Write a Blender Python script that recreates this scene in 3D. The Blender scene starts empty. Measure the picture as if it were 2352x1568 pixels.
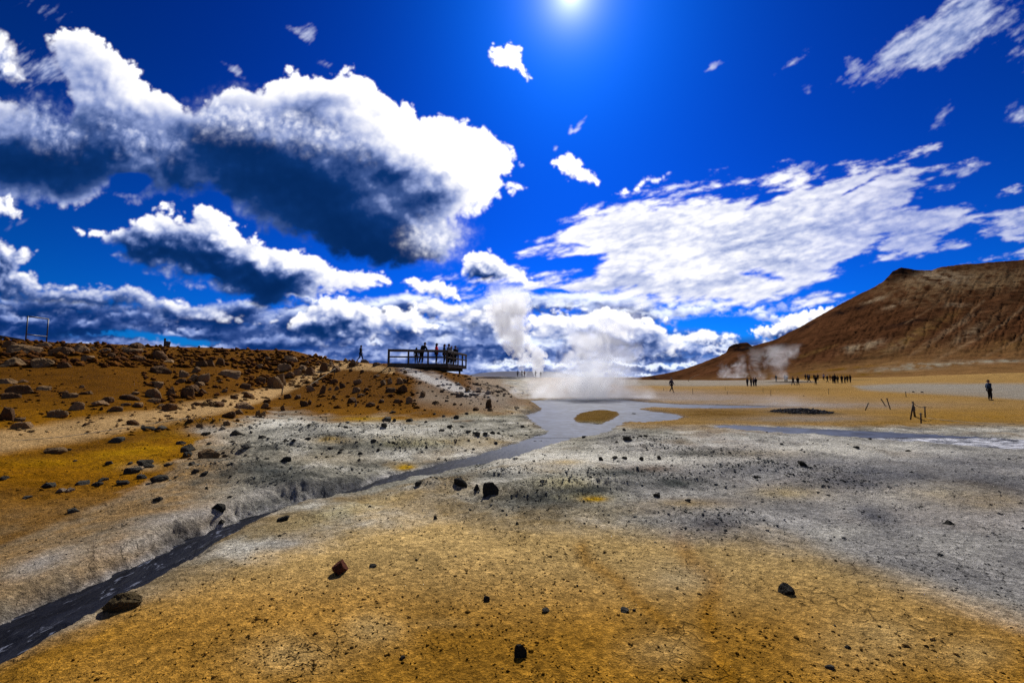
# Geothermal field under a blue sky: hill with rocks, viewing platform, mud stream and pool, steam, walkers, brown mountain
import bpy, bmesh, math, random
import numpy as np
from mathutils import Vector, Matrix
SUN_STRENGTH = 5.0; EXPOSURE = 0.0; SKY_STRENGTH = 0.1; SKY_GAMMA = 2.0
SKY_TINT = (.02, .36, 1.42); FALL_A = 1.2; FALL_B = .45
GLOWS = [(.15, 1.0, (.0, .085, .12)), (.022, .95, (1.9, 1.8, 1.5))]
import numpy as np, math
K = 1024.0/2352.0
F = 430.0; CX, CY = 512.0, 341.0
PITCH = math.atan((376.6-341.0)/F)
EYE = 1.8
CP, SP = math.cos(PITCH), math.sin(PITCH)
def pix_dir(px, py):
    """world direction through a pixel of the reference view"""
    a = (np.asarray(px, float)-CX)/F; b = (CY-np.asarray(py, float))/F
    return a, CP-b*SP, SP+b*CP
def project(X, Y, Z):
    z = Z-EYE
    d = Y*CP+z*SP
    return CX+F*X/d, CY-F*(-Y*SP+z*CP)/d
_sx, _sy, _sz = pix_dir(571.0, -8.0)
_n = math.sqrt(_sx*_sx+_sy*_sy+_sz*_sz)
SUN = (float(_sx/_n), float(_sy/_n), float(_sz/_n))
SUN_EL = math.asin(SUN[2]); SUN_AZ = math.atan2(SUN[0], SUN[1])
# ---------------------------------------------------------------- noise
_rng = np.random.RandomState(7)
_PERM = _rng.permutation(256); _PERM = np.concatenate([_PERM, _PERM, _PERM])
_ang = _rng.rand(256)*2*np.pi
_GX, _GY = np.cos(_ang), np.sin(_ang)
def gnoise(x, y, seed=0):
    x = x+seed*17.13; y = y+seed*31.7
    xi = np.floor(x).astype(np.int64); yi = np.floor(y).astype(np.int64)
    xf = x-xi; yf = y-yi
    xi &= 255; yi &= 255
    u = xf*xf*xf*(xf*(xf*6-15)+10); v = yf*yf*yf*(yf*(yf*6-15)+10)
    a = _PERM[xi]+yi; b = _PERM[xi+1]+yi
    def g(h, dx, dy):
        h = _PERM[h]
        return _GX[h]*dx+_GY[h]*dy
    n0 = g(a, xf, yf); n1 = g(b, xf-1, yf)
    m0 = g(a+1, xf, yf-1); m1 = g(b+1, xf-1, yf-1)
    p = n0+u*(n1-n0); q = m0+u*(m1-m0)
    return (p+v*(q-p))*1.5
def fbm(x, y, octv=5, gain=0.5, seed=0, lac=2.03):
    s = 0.0; a = 1.0; t = 0.0
    for i in range(octv):
        s = s+a*gnoise(x, y, seed+i*3); t += a
        x, y = (x*0.8-y*0.6)*lac, (x*0.6+y*0.8)*lac; a *= gain
    return s/t
def billow(x, y, octv=5, gain=0.55, seed=0, lac=2.03):
    s = 0.0; a = 1.0; t = 0.0
    for i in range(octv):
        s = s+a*np.abs(gnoise(x, y, seed+i*3)); t += a
        x, y = (x*0.8-y*0.6)*lac, (x*0.6+y*0.8)*lac; a *= gain
    return s/t
def sstep(a, b, x):
    t = np.clip((x-a)/(b-a), 0, 1)
    return t*t*(3-2*t)
def poly_sd(px, py, pts):
    """signed distance to a closed polygon, positive inside"""
    d2 = np.full(np.shape(px), 1e18); ins = np.zeros(np.shape(px), bool)
    n = len(pts)
    for i in range(n):
        x0, y0 = pts[i]; x1, y1 = pts[(i+1) % n]
        ex, ey = x1-x0, y1-y0
        t = np.clip(((px-x0)*ex+(py-y0)*ey)/(ex*ex+ey*ey+1e-12), 0, 1)
        d2 = np.minimum(d2, (px-x0-t*ex)**2+(py-y0-t*ey)**2)
        c = (y0 > py) != (y1 > py)
        if y1 != y0:
            ins ^= c & (px < (x1-x0)*(py-y0)/(y1-y0)+x0)
    d = np.sqrt(d2)
    return np.where(ins, d, -d)
def line_d(px, py, pts):
    """distance to a polyline and the parameter (0..1) along it"""
    d2 = np.full(np.shape(px), 1e18); par = np.zeros(np.shape(px))
    L = [0.0]
    for i in range(len(pts)-1):
        L.append(L[-1]+math.hypot(pts[i+1][0]-pts[i][0], pts[i+1][1]-pts[i][1]))
    for i in range(len(pts)-1):
        x0, y0 = pts[i]; x1, y1 = pts[i+1]
        ex, ey = x1-x0, y1-y0
        t = np.clip(((px-x0)*ex+(py-y0)*ey)/(ex*ex+ey*ey+1e-12), 0, 1)
        q = (px-x0-t*ex)**2+(py-y0-t*ey)**2
        m = q < d2
        d2 = np.where(m, q, d2); par = np.where(m, (L[i]+t*(L[i+1]-L[i]))/L[-1], par)
    return np.sqrt(d2), par
# ---------------------------------------------------------------- clouds: a map of the sky by direction
RAMP_T = np.array([0.0, 0.2, 0.4, 0.6, 0.8, 1.0, 1.3])
RAMP_C = np.array([[.001, .019, .098], [.004, .035, .165], [.052, .104, .300], [.260, .335, .620], [.60, .65, .86], [1.0, 1.0, 1.06], [1.35, 1.35, 1.38]])
def cloud_col(t):
    return np.stack([np.interp(t, RAMP_T, RAMP_C[:, k]) for k in range(3)], -1)
def blobs(px, py, lst):
    """soft sum of ellipses (x, y, rx, ry, value[, rot deg])"""
    s = np.zeros_like(px)
    for b in lst:
        x, y, rx, ry, v = b[:5]
        r = math.radians(b[5]) if len(b) > 5 else 0.0
        dx, dy = px-x*K, py-y*K
        c, sn = math.cos(r), math.sin(r)
        q = ((dx*c+dy*sn)/(rx*K))**2+((-dx*sn+dy*c)/(ry*K))**2
        s = s+v*np.exp(-q)
    return s
def P(pts):
    return [(x*K, y*K) for x, y in pts]
def sky_map(gx0=-130.0, gx1=1154.0, gy0=-110.0, gy1=392.0, step=0.8):
    W = int((gx1-gx0)/step); H = int((gy1-gy0)/step)
    px, py = np.meshgrid(gx0+(np.arange(W)+.5)*step, gy0+(np.arange(H)+.5)*step)
    sx, sy = 571.0, -8.0
    ds = np.hypot(px-sx, py-sy)
    sunprox = np.exp(-(ds/230.0)**1.5)
    rgb = np.zeros((H, W, 3)); alpha = np.zeros((H, W))
    # large swirl shared by all edges
    wx = fbm(px/70, py/70, 4, seed=50)*16; wy = fbm(px/70, py/70, 4, seed=61)*16
    big_n = fbm(px/62, py/40, 5, .55, seed=80)
    q = 4
    lpx, lpy = px[::q, ::q], py[::q, ::q]
    def march(T, length, n=22):
        Tl = T[::q, ::q]
        h, w = Tl.shape
        vx, vy = sx-lpx, sy-lpy
        L = np.hypot(vx, vy)+1e-6; vx /= L; vy /= L
        acc = np.zeros_like(Tl); st = length/n
        for i in range(1, n+1):
            s = np.minimum(i*st, L)
            ix = np.clip(((lpx+vx*s-gx0)/step/q).astype(int), 0, w-1)
            iy = np.clip(((lpy+vy*s-gy0)/step/q).astype(int), 0, h-1)
            acc += Tl[iy, ix]*st
        # smooth upsample
        yy = np.clip(np.arange(H)/q, 0, h-1.001); xx = np.clip(np.arange(W)/q, 0, w-1.001)
        y0 = yy.astype(int); x0 = xx.astype(int); fy = (yy-y0)[:, None]; fx = (xx-x0)[None]
        A = acc
        a = A[y0][:, x0]; b = A[y0][:, np.minimum(x0+1, w-1)]
        c = A[np.minimum(y0+1, h-1)][:, x0]; d = A[np.minimum(y0+1, h-1)][:, np.minimum(x0+1, w-1)]
        return (a*(1-fx)+b*fx)*(1-fy)+(c*(1-fx)+d*fx)*fy
    def over(col, a):
        nonlocal rgb, alpha
        a = np.clip(a, 0, 1)
        out = a+alpha*(1-a)
        rgb = (col*a[..., None]+rgb*(alpha*(1-a))[..., None])/np.maximum(out, 1e-6)[..., None]
        alpha = out
    def psd(qx, qy, pts):
        xs = [p[0] for p in pts]; ys = [p[1] for p in pts]
        i0 = max(int((min(ys)-90-gy0)/step), 0); i1 = min(int((max(ys)+90-gy0)/step)+1, H)
        j0 = max(int((min(xs)-90-gx0)/step), 0); j1 = min(int((max(xs)+90-gx0)/step)+1, W)
        o = np.full(px.shape, -200.0)
        if i1 > i0 and j1 > j0: o[i0:i1, j0:j1] = poly_sd(qx[i0:i1, j0:j1], qy[i0:i1, j0:j1], pts)
        return o
    def cumulus(pts, seed, amp=16, freq=22.0, depth=45.0, length=60, k=0.05, edge=5.0, dark=None, lit=1.0, sx_=1.0, warp=1.0, holes=None, soft=None, floor=0.0, detail=1.0, soft_rel=1.0):
        if isinstance(pts[0][0], (tuple, list)):
            d = np.full(px.shape, -1e9)
            for p in pts: d = np.maximum(d, psd(px+wx*warp, py+wy*warp, P(p)))
        else:
            d = psd(px+wx*warp, py+wy*warp, P(pts))
        m = d > -60
        b = np.zeros_like(px)
        b[m] = billow(px[m]/freq/sx_, py[m]/freq, 6, 0.55, seed)*2.0-0.55
        fine = np.zeros_like(px)
        fine[m] = fbm(px[m]/9.0/sx_, py[m]/9.0, 5, 0.6, seed+9)
        d = d+b*amp+fine*amp*0.30
        if holes is not None: d = d-holes
        e = edge if soft is None else edge*soft
        T = np.clip(d/depth, 0, 1)**0.8
        T = T*(0.75+0.5*np.clip(b+0.4, 0, 1.3))
        acc = march(np.clip(T, 0, 2), length)
        light = np.exp(-k*acc)
        a = sstep(0, 1, d/(e*(1+2.8*np.clip(1-light, 0, 1))))       # crisp towards the sun, soft below
        Tb = np.clip(T*(0.8+0.5*b)+.35*big_n*T, 0, 2)
        rel = .34*(Tb-march(Tb, 7, 1)/7)+.30*(Tb-march(Tb, 18, 2)/18)
        tex = (0.30*b+0.16*fine)*detail
        t = floor+(1.02-floor)*light*lit+tex*(0.30+0.70*light)-0.10*np.clip(T, 0, 1)
        t = t+0.55*sunprox
        t = t+0.30*np.exp(-np.clip(d, 0, 99)/9.0)*(0.3+0.7*light)      # bright thin rims
        t = t+rel*soft_rel+big_n*0.55*np.clip(1.25-light, 0, 1)
        if dark is not None:
            t = t-.88*blobs(px+wx*1.2, py+wy*1.2, dark)*(1+0.3*fine+0.12*b+0.8*big_n)
        t = np.where(t < 0.30, 0.30*np.exp((t-0.30)/0.30), t)       # soft toe
        over(cloud_col(np.clip(t, 0, 1.3)), a)
    # --- far banks on the horizon
    hb = sstep(304, 350, py+wy*0.7+7*fbm(px/60, py/14, 4, seed=3))
    gap = blobs(px+wx*.5, py+wy*.5, [(1800, 750, 150, 34, 1.4), (1660, 745, 120, 24, 1.2), (330, 768, 100, 14, 1.6, 10), (440, 784, 110, 10, 1.3, 6), (640, 806, 60, 5, .6), (60, 770, 40, 8, .5), (2000, 700, 200, 60, 1.5)])
    st = fbm(px/95, py/11, 5, 0.5, seed=4)
    hb = np.clip(hb*(1.2+0.5*st)-gap, 0, 1)
    t = 0.34+0.34*st+0.14*big_n+0.12*np.exp(-((px-600)/300)**2)+0.12*sstep(345, 378, py)
    over(cloud_col(np.clip(t, 0.10, 1.0))*np.array([.55, .85, 1.15]), hb)
    # a broken layer seen in perspective, bases dark, tops lit
    for lay, (hy, sc_, sd, bias, lit_, mn) in enumerate(((377.5, .50, 400, .26, .64, .23), (379.5, .62, 430, .05, .78, .16))):
        puff = (billow(px/17, py/13, 5, .55, sd+5)*2-.55)*7
        v = -np.log((np.maximum(390-(py+puff), 4))/F)*(4.6+lay)
        X = px/(95-25*lay)
        n = fbm(X, v*.8, 5, .45, sd)+.26*(billow(X*2.6, v*1.5, 4, .5, sd+3)*2-.6)
        top = sstep(274, 306, py+wy*.5-8*sstep(520, 200, px)) * sstep(384, 376, py)
        b_ = bias+.24*sstep(640, 100, px)-.10*sstep(650, 760, px)
        g_ = blobs(px+wx*.6, py+wy*.4, [(1800, 755, 170, 40, .5), (1640, 745, 120, 22, .45), (330, 768, 100, 15, .6, 10), (440, 784, 110, 10, .5, 6), (640, 806, 60, 5, .3), (1260, 738, 60, 14, .4), (860, 672, 90, 12, .4), (300, 690, 160, 10, .2), (640, 690, 60, 12, .3)])
        d = (n+b_-g_)*30+(top-1)*40
        a = sstep(-3, 9, d)
        T = np.clip(d/11, 0, 1.2)
        acc = march(T, 18)
        li = np.exp(-.11*acc)
        Tb = np.clip(.5+n, 0, 2)
        t = mn+lit_*li*(.80+.40*np.exp(-((px-560)/240)**2)-.22*sstep(420, 150, px))+.5*(Tb-march(Tb, 9, 1)/9)+.22*n*li+.07*(billow(px/12, py/7, 4, .6, sd+8)*2-.6)
        t = t+.10*sstep(352, 376, py)
        t = t-blobs(px+wx, py+wy, [(420, 735, 260, 30, .12, 8), (90, 735, 200, 26, .16), (1400, 790, 190, 30, .12)])
        t = np.where(t < .28, .28*np.exp((t-.28)/.28), t)
        over(cloud_col(np.clip(t, .02, 1.1))*np.array([.88, .95, 1.06]), a*.97)
    # --- cumulus standing over the far banks
    cumulus([(1205, 745), (1290, 722), (1400, 718), (1470, 722), (1500, 716), (1540, 722), (1548, 775), (1600, 778), (1660, 780), (1692, 792), (1640, 812), (1500, 830), (1300, 800), (1215, 790)], 20, amp=13, freq=18, depth=28, length=26, k=0.055, edge=5, warp=1.5, sx_=1.3, floor=.2,
            dark=[(1350, 765, 110, 22, .4), (1500, 755, 45, 24, .35), (1440, 790, 160, 16, .3)], lit=1.0)
    cumulus([(690, 690), (740, 680), (800, 682), (850, 690), (870, 700), (960, 725), (1000, 745), (960, 770), (850, 790), (700, 790), (640, 760), (660, 720)], 21, amp=13, freq=18, depth=26, length=26, k=0.05, edge=5, warp=1.6, sx_=1.3, floor=.2, dark=[(780, 730, 110, 22, .35), (700, 755, 70, 20, .2)], lit=0.95)
    cumulus([(930, 690), (1010, 675), (1120, 690), (1190, 700), (1200, 745), (1150, 780), (1060, 760), (960, 730)], 22, amp=11, freq=16, depth=24, length=40, k=0.045, edge=8, warp=1.5, sx_=1.2, dark=[(1080, 735, 60, 45, .42)], lit=0.95)
    cumulus([(1718, 762), (1745, 752), (1790, 742), (1830, 722), (1880, 712), (1960, 705), (1960, 800), (1760, 790)], 24, amp=8, freq=10, depth=14, length=18, k=0.09, edge=3, dark=[(1800, 775, 60, 14, .35)], lit=0.95)
    # --- left low bank
    cumulus([(-300, 560), (-60, 565), (30, 580), (95, 592), (85, 615), (50, 640), (110, 652), (200, 655), (300, 668), (420, 672), (500, 692), (560, 722), (620, 740), (500, 745), (300, 725), (120, 715), (-300, 715)], 26, amp=13, freq=21, depth=30, length=36, k=0.055, edge=7, warp=1.5, sx_=1.4, floor=.16,
            dark=[(60, 700, 170, 22, .35), (400, 705, 140, 18, .25), (200, 690, 120, 14, .2)], lit=0.60)
    # --- bright sheet on the right
    shx = px*0.97-py*0.24; shy = py*0.97+px*0.24
    sheet = [(1205, 572), (1240, 548), (1296, 520), (1350, 470), (1430, 448), (1500, 440), (1580, 425), (1650, 408), (1745, 412), (1830, 372), (1870, 372), (1960, 378), (2050, 368), (2140, 362), (2230, 372), (2270, 378), (2230, 395), (2180, 430), (2240, 455), (2352, 440), (2700, 430), (2700, 570), (2352, 572), (2220, 562), (2200, 590), (2060, 615), (1960, 620), (1915, 680), (1860, 712), (1700, 718), (1500, 706), (1330, 712), (1230, 690), (1100, 655), (960, 690), (925, 652), (1010, 640), (1100, 600), (1190, 610), (1340, 605), (1300, 590)]
    d = psd(px+wx*1.1, py+wy*0.8, P(sheet))
    n1 = fbm(shx/70, shy/15, 6, 0.58, seed=31); n2 = billow(shx/27, shy/8.5, 6, 0.58, seed=33)*2-0.55
    n3 = fbm(shx/13, shy/6, 5, 0.6, seed=37)
    n0 = fbm(shx/110, shy/30, 3, 0.5, seed=39)
    right = sstep(760, 930, px)
    thin = blobs(px+wx*1.4, py+wy, [(2150, 500, 170, 40, 16), (2310, 505, 120, 30, 12, 0), (2040, 480, 90, 16, 30, -18), (1740, 625, 90, 15, 44, 10), (1600, 596, 90, 9, 24), (1500, 628, 60, 10, 34), (1270, 592, 60, 8, 30), (1260, 668, 40, 10, 34), (1950, 650, 90, 24, 14), (2120, 405, 110, 16, 20, -8), (1960, 440, 90, 12, 36, -18), (1780, 446, 60, 8, 30, -16), (1890, 500, 70, 9, 24, -14), (2090, 630, 70, 30, 14), (1230, 735, 80, 10, 20), (1470, 556, 80, 6, 18), (1650, 530, 70, 6, 16), (1560, 480, 60, 6, 14, -14), (1340, 560, 50, 6, 18), (2200, 440, 120, 14, 24, -10), (1700, 580, 40, 6, 16)])
    d = d-4+n0*22+n1*25+n2*11+n3*9-thin*(0.8+1.0*n1+0.6*n3)-right*(3-36*n1)
    a = sstep(-5, 13, d)*(1-0.36*right)
    t = 0.95+0.26*n2+0.20*n3+0.30*n1+0.30*sunprox-0.16*sstep(6, 26, d)*(0.6-n0)-0.13*right
    t = t-blobs(px+wx, py+wy, [(1550, 660, 260, 16, .10), (1730, 560, 130, 14, .10), (1480, 640, 120, 8, .14), (1700, 690, 200, 10, .10), (1820, 600, 120, 10, .1), (1380, 655, 90, 10, .18), (1640, 640, 100, 10, .1)])
    over(cloud_col(np.clip(t, 0.45, 1.15)), a*0.98)
    cumulus([(1058, 590), (1085, 572), (1130, 575), (1180, 598), (1215, 615), (1240, 650), (1130, 650), (1070, 640)], 40, amp=7, freq=14, depth=16, length=22, k=0.07, edge=3.5, dark=[(1120, 625, 55, 14, .4, 12)])
    cumulus([(915, 650), (950, 635), (1010, 630), (1060, 650), (1060, 675), (980, 680)], 41, amp=5, freq=10, depth=12, length=16, k=0.06, edge=3, dark=[(985, 662, 45, 9, .35)])
    # --- middle cloud, left
    cumulus([(170, 520), (230, 514), (285, 506), (310, 488), (370, 482), (405, 496), (440, 508), (455, 482), (505, 486), (560, 528), (620, 548), (700, 582), (800, 622), (880, 640), (905, 664), (830, 682), (745, 672), (700, 692), (600, 712), (530, 690), (470, 652), (390, 640), (320, 626), (262, 606), (258, 588), (292, 572), (235, 552), (185, 536)], 44, amp=12, freq=21, depth=34, length=42, k=0.046, floor=.20, soft_rel=.8, edge=4.5, warp=1.3, sx_=1.25,
            dark=[(520, 610, 190, 30, .42, 16), (620, 660, 90, 28, .42), (420, 590, 110, 20, .25, 10), (350, 560, 80, 18, .12)], lit=0.95)
    # --- the great cumulus
    holes = blobs(px+wx*.5, py+wy*.5, [(300, 412, 42, 22, 60), (505, 465, 22, 14, 20), (130, 250, 25, 25, 40), (1095, 340, 25, 10, 14)])
    big = [(-300, 212), (20, 222), (100, 238), (132, 232), (136, 196), (116, 130), (104, 72), (150, 57), (225, 80), (272, 112), (312, 152), (352, 196), (392, 216), (448, 246), (490, 214), (550, 192), (606, 208), (622, 174), (672, 156), (742, 162), (800, 155), (850, 176), (880, 202), (930, 236), (965, 262), (1040, 260), (1100, 290), (1142, 310), (1192, 342), (1196, 378), (1162, 408), (1228, 426), (1150, 436), (1146, 466), (1092, 494), (1056, 520), (1064, 546), (1042, 572), (1036, 600), (960, 612), (880, 624), (800, 610), (730, 580), (650, 548), (590, 524), (530, 488), (480, 452), (430, 462), (380, 458), (330, 470), (292, 462), (240, 450), (150, 482), (100, 468), (0, 462), (-300, 470)]
    cumulus(big, 47, amp=11, freq=25, depth=60, length=95, k=0.028, edge=4.5, holes=holes, warp=0.7, soft_rel=.42, detail=.42,
            dark=[(640, 400, 230, 70, .20, 15), (860, 560, 150, 46, .55, 14), (720, 480, 190, 64, .34, 22), (900, 400, 80, 50, .20), (1090, 400, 120, 110, -.40), (1020, 330, 110, 40, -.2), (20, 370, 160, 48, .50, 3), (190, 400, 130, 34, .16), (530, 320, 170, 34, .30, 18), (820, 590, 90, 22, .3), (1010, 490, 50, 26, .16), (980, 590, 40, 16, .25), (330, 340, 100, 22, .14), (240, 200, 60, 60, .12, 40), (800, 240, 90, 30, .12)], lit=1.0, floor=0.24)
    # bright folds inside it
    for pts, sd, lit in (([(455, 262), (500, 236), (560, 232), (620, 262), (700, 276), (770, 296), (842, 322), (842, 338), (760, 328), (660, 302), (560, 290), (480, 290)], 52, 1.0),
                         ([(940, 540), (975, 525), (1030, 522), (1060, 545), (1040, 566), (990, 572), (960, 562)], 53, 1.15),
                         ([(60, 240), (120, 258), (170, 300), (150, 330), (110, 320), (60, 280), (10, 262)], 54, .8),
                         ([(240, 270), (320, 285), (400, 330), (390, 345), (300, 320)], 56, .75)):
        d = psd(px+wx*.6, py+wy*.6, P(pts))
        m = d > -40
        b = np.zeros_like(px); b[m] = billow(px[m]/14, py[m]/14, 6, .55, sd)*2-.55
        fn = np.zeros_like(px); fn[m] = fbm(px[m]/8, py[m]/8, 5, .6, sd+4)
        dd = d+b*9+fn*6
        low = sstep(-26, 10, dd)
        over(cloud_col(np.clip(.72*lit+.22*b+.2*fn+.10*sstep(0, 12, dd), 0, 1.2)), low**2*0.92)
    # --- fragments
    cumulus([(-200, 55), (20, 62), (52, 96), (44, 128), (62, 160), (92, 196), (40, 184), (0, 196), (-200, 200)], 58, amp=8, freq=18, depth=24, length=30, k=0.03, edge=9, lit=0.85, soft=1.2)
    cumulus([(-200, 445), (20, 452), (44, 476), (40, 500), (-200, 505)], 59, amp=5, freq=12, depth=14, length=20, k=0.05, edge=4, lit=0.85)
    cumulus([(1106, 108), (1128, 92), (1148, 100), (1162, 82), (1178, 98), (1196, 104), (1202, 140), (1212, 168), (1222, 182), (1206, 188), (1182, 166), (1150, 152), (1126, 142)], 60, amp=5, freq=9, depth=12, length=10, k=0.02, edge=3)
    cumulus([(1262, 378), (1280, 356), (1304, 340), (1330, 356), (1345, 378), (1372, 392), (1384, 420), (1378, 436), (1350, 420), (1322, 416), (1290, 402)], 62, amp=6, freq=9, depth=12, length=12, k=0.02, edge=4)
    cumulus([[(1408, 446), (1440, 428), (1462, 440), (1440, 456)], [(1452, 436), (1480, 412), (1530, 392), (1548, 386), (1530, 404), (1490, 424), (1470, 444)]], 64, amp=4, freq=8, depth=10, length=10, k=0.02, edge=5)
    # cirrus wisps with a slanting grain
    wx2 = px*0.82-py*0.57; wy2 = py*0.82+px*0.57
    fib = fbm(wx2/34, wy2/9, 6, .62, seed=70); fib2 = fbm(wx2/12, wy2/5, 5, .6, seed=73)
    w = blobs(px+wx, py+wy, [(2150, 85, 130, 38, .95, -34), (2210, 70, 70, 40, .75, -40), (2050, 130, 80, 20, .6, -38), (2130, 130, 70, 22, .5, -20), (2320, 60, 60, 50, .45, -40), (2240, -30, 90, 60, .8, -50), (2340, 262, 30, 40, .7, -50), (1950, 175, 60, 16, .35, -35), (1955, 135, 30, 22, .5, -50), (1818, 130, 50, 9, .5, -35), (1645, 157, 34, 8, .75, -28), (1860, 216, 22, 14, .55, -40), (722, 70, 16, 16, .75, 60), (690, 64, 26, 8, .5, 15), (540, 168, 30, 7, .55, 35), (740, 135, 20, 10, .3), (110, 22, 60, 18, .36, 20), (2190, 245, 50, 16, .35, -40), (2160, 270, 30, 10, .3, -30), (1333, 288, 24, 8, .7, -50), (1272, 335, 8, 10, .7), (1130, 385, 1, 1, 0), (2360, 130, 40, 30, .4), (60, 150, 60, 60, .45), (115, 150, 25, 30, .5), (120, 180, 40, 20, .45), (2200, 385, 90, 14, .5, -8), (1870, 385, 40, 20, .5, -20), (1400, 545, 1, 1, 0), (1120, 545, 60, 5, .14, 5), (1310, 300, 6, 14, .5), (30, 510, 60, 30, .2), (1290, 505, 12, 10, .5), (2120, 350, 60, 14, .25, -40)])
    a = np.clip(w*1.5+fib*0.9+fib2*0.5-0.42, 0, 1)*sstep(0.02, 0.3, w)
    t = 0.62+0.3*fib+0.2*fib2+0.5*sunprox
    col = cloud_col(np.clip(t, .45, 1.1))
    over(col, a*0.93)
    return px, py, rgb, alpha
# ---------------------------------------------------------------- ground heights
# profiles: for a bearing (given by the pixel column of the reference view) a list of (distance ahead, height)
PROF = {
 -420: [(0.5, .05), (3, .0), (5, .1), (9, .6), (14, 1.4), (20, 2.5), (30, 4.5), (38, 5.6), (44, 5.9), (60, 5.5), (120, 3), (400, 0), (6000, 0)],
 0:   [(0.5, .05), (2.5, .0), (5, -.10), (9, .1), (13, .5), (20, 1.6), (28, 3.0), (38, 4.9), (42, 5.45), (48, 5.55), (60, 5.2), (120, 3), (400, 0), (6000, 0)],
 100: [(0.5, .06), (3, .05), (6, -.06), (10, .05), (14, .42), (20, 1.35), (30, 3.05), (38, 4.5), (44, 5.25), (50, 5.35), (64, 5), (120, 3), (400, 0), (6000, 0)],
 200: [(0.5, .07), (3, .10), (7, -.02), (12, .05), (18, .4), (24, 1.0), (32, 2.5), (40, 4.1), (46, 5.0), (52, 5.1), (66, 4.8), (120, 3), (400, 0), (6000, 0)],
 282: [(0.5, .08), (3, .12), (8, .0), (17, .02), (23, .25), (28, .62), (33, 1.15), (38, 2.3), (44, 4.1), (49, 4.95), (54, 5.0), (68, 4.6), (120, 3), (400, 0), (6000, 0)],
 340: [(0.5, .08), (3, .12), (9, .0), (18, .04), (24, .5), (30, 1.15), (36, 1.65), (40, 2.3), (45, 3.45), (50, 3.75), (56, 3.7), (70, 3.2), (120, 2.5), (400, 0), (6000, 0)],
 390: [(0.5, .09), (3, .12), (9, .0), (18.5, .05), (24, .7), (29, 1.55), (34, 2.72), (38, 3.02), (43, 3.2), (48, 3.1), (60, 2.6), (110, 2.2), (400, 0), (6000, 0)],
 432: [(0.5, .09), (3, .12), (9, .0), (18.5, .05), (24, .65), (29, 1.45), (34, 2.3), (38, 2.6), (42, 2.5), (50, 2.1), (70, 1.6), (110, 1.9), (400, 0), (6000, 0)],
 466: [(0.5, .09), (3, .13), (9, .0), (18.5, .04), (23, .5), (28, 1.15), (33, 1.8), (38, 2.08), (42, 2.0), (50, 1.5), (70, 1.2), (110, 1.95), (140, 1.8), (400, 0), (6000, 0)],
 500: [(0.5, .09), (3, .13), (9, .0), (18.5, .02), (22, .3), (26, .85), (30, 1.15), (34, 1.1), (40, .6), (60, .5), (90, 1.4), (112, 1.95), (140, 1.6), (400, 0), (6000, 0)],
 520: [(0.5, .09), (3, .13), (9, .0), (18.5, .0), (22, .18), (25, .48), (28, .45), (32, .05), (38, -.05), (60, .3), (90, 1.2), (112, 1.82), (140, 1.5), (400, 0), (6000, 0)],
 545: [(0.5, .09), (3, .13), (9, .0), (19, .0), (23, .12), (26, .05), (29, .0), (34, -.05), (60, .2), (90, 1.0), (112, 1.55), (140, 1.2), (400, 0), (6000, 0)],
 570: [(0.5, .09), (3, .12), (9, .0), (19, .0), (25, .0), (36, .0), (60, .1), (90, .6), (112, .9), (140, .8), (400, 0), (6000, 0)],
 620: [(0.5, .09), (3, .11), (9, .0), (20, .0), (40, .0), (60, .0), (112, .1), (400, 0), (6000, 0)],
 720: [(0.5, .08), (3, .10), (9, .0), (20, .0), (40, .02), (60, .05), (90, .3), (130, .6), (400, 0), (6000, 0)],
 850: [(0.5, .08), (3, .08), (9, .0), (16, .0), (25, .03), (40, .0), (60, .1), (90, .7), (130, 1.6), (400, 0), (6000, 0)],
 1024: [(0.5, .07), (3, .05), (8, .0), (13, -.02), (25, .03), (40, .0), (60, .6), (90, 1.6), (130, 3.2), (400, 0), (6000, 0)],
 1440: [(0.5, .05), (3, .0), (8, -.05), (20, .0), (40, .3), (60, .9), (90, 2.0), (130, 4), (400, 0), (6000, 0)],
}
_cols = sorted(PROF)
_U = np.array([(c-CX)/F for c in _cols])
_LY = np.linspace(math.log(0.4), math.log(7000.0), 500)
_TAB = np.array([np.interp(_LY, [math.log(a) for a, b in PROF[c]], [b for a, b in PROF[c]]) for c in _cols])
_k = np.array([1, 3, 6, 8, 6, 3, 1.0]); _k /= _k.sum()
_TAB = np.array([np.convolve(np.pad(r, 3, mode='edge'), _k, mode='valid') for r in _TAB])
STREAM_PX = [(-140, 1565), (0, 1492), (110, 1425), (250, 1362), (355, 1305), (450, 1250), (540, 1208), (650, 1170), (760, 1140), (850, 1115), (920, 1092), (985, 1078), (1060, 1062), (1140, 1045), (1215, 1022), (1270, 1005), (1320, 990), (1335, 975)]
STREAM_W = [.24, .25, .25, .25, .23, .20, .17, .14, .13, .14, .18, .21, .26, .32, .38, .45, .52, .6]      # half widths, m
POOL_PX = [(1120, 926), (1180, 923), (1250, 918), (1330, 915), (1420, 916), (1480, 923), (1560, 928), (1700, 931), (1800, 934), (1690, 937), (1560, 936), (1495, 934), (1455, 938), (1500, 945), (1545, 951), (1553, 958), (1530, 965), (1480, 969), (1436, 966), (1408, 974), (1380, 988), (1346, 997), (1302, 998), (1264, 983), (1224, 962), (1213, 952), (1240, 944), (1249, 937), (1235, 931), (1180, 929)]
ISLAND_PX = [(1303, 958), (1320, 947), (1350, 941), (1395, 940), (1425, 943), (1436, 950), (1422, 959), (1398, 971), (1368, 981), (1336, 979), (1312, 970)]
RIGHT_PX = [(1690, 979), (1780, 984), (1880, 990), (1990, 997), (2100, 1004), (2200, 1010), (2300, 1016), (2420, 1022), (2700, 1034)]
RIGHT_W = [.25, .40, .6, .75, .85, .9, .95, 1.0, 1.1]
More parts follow.
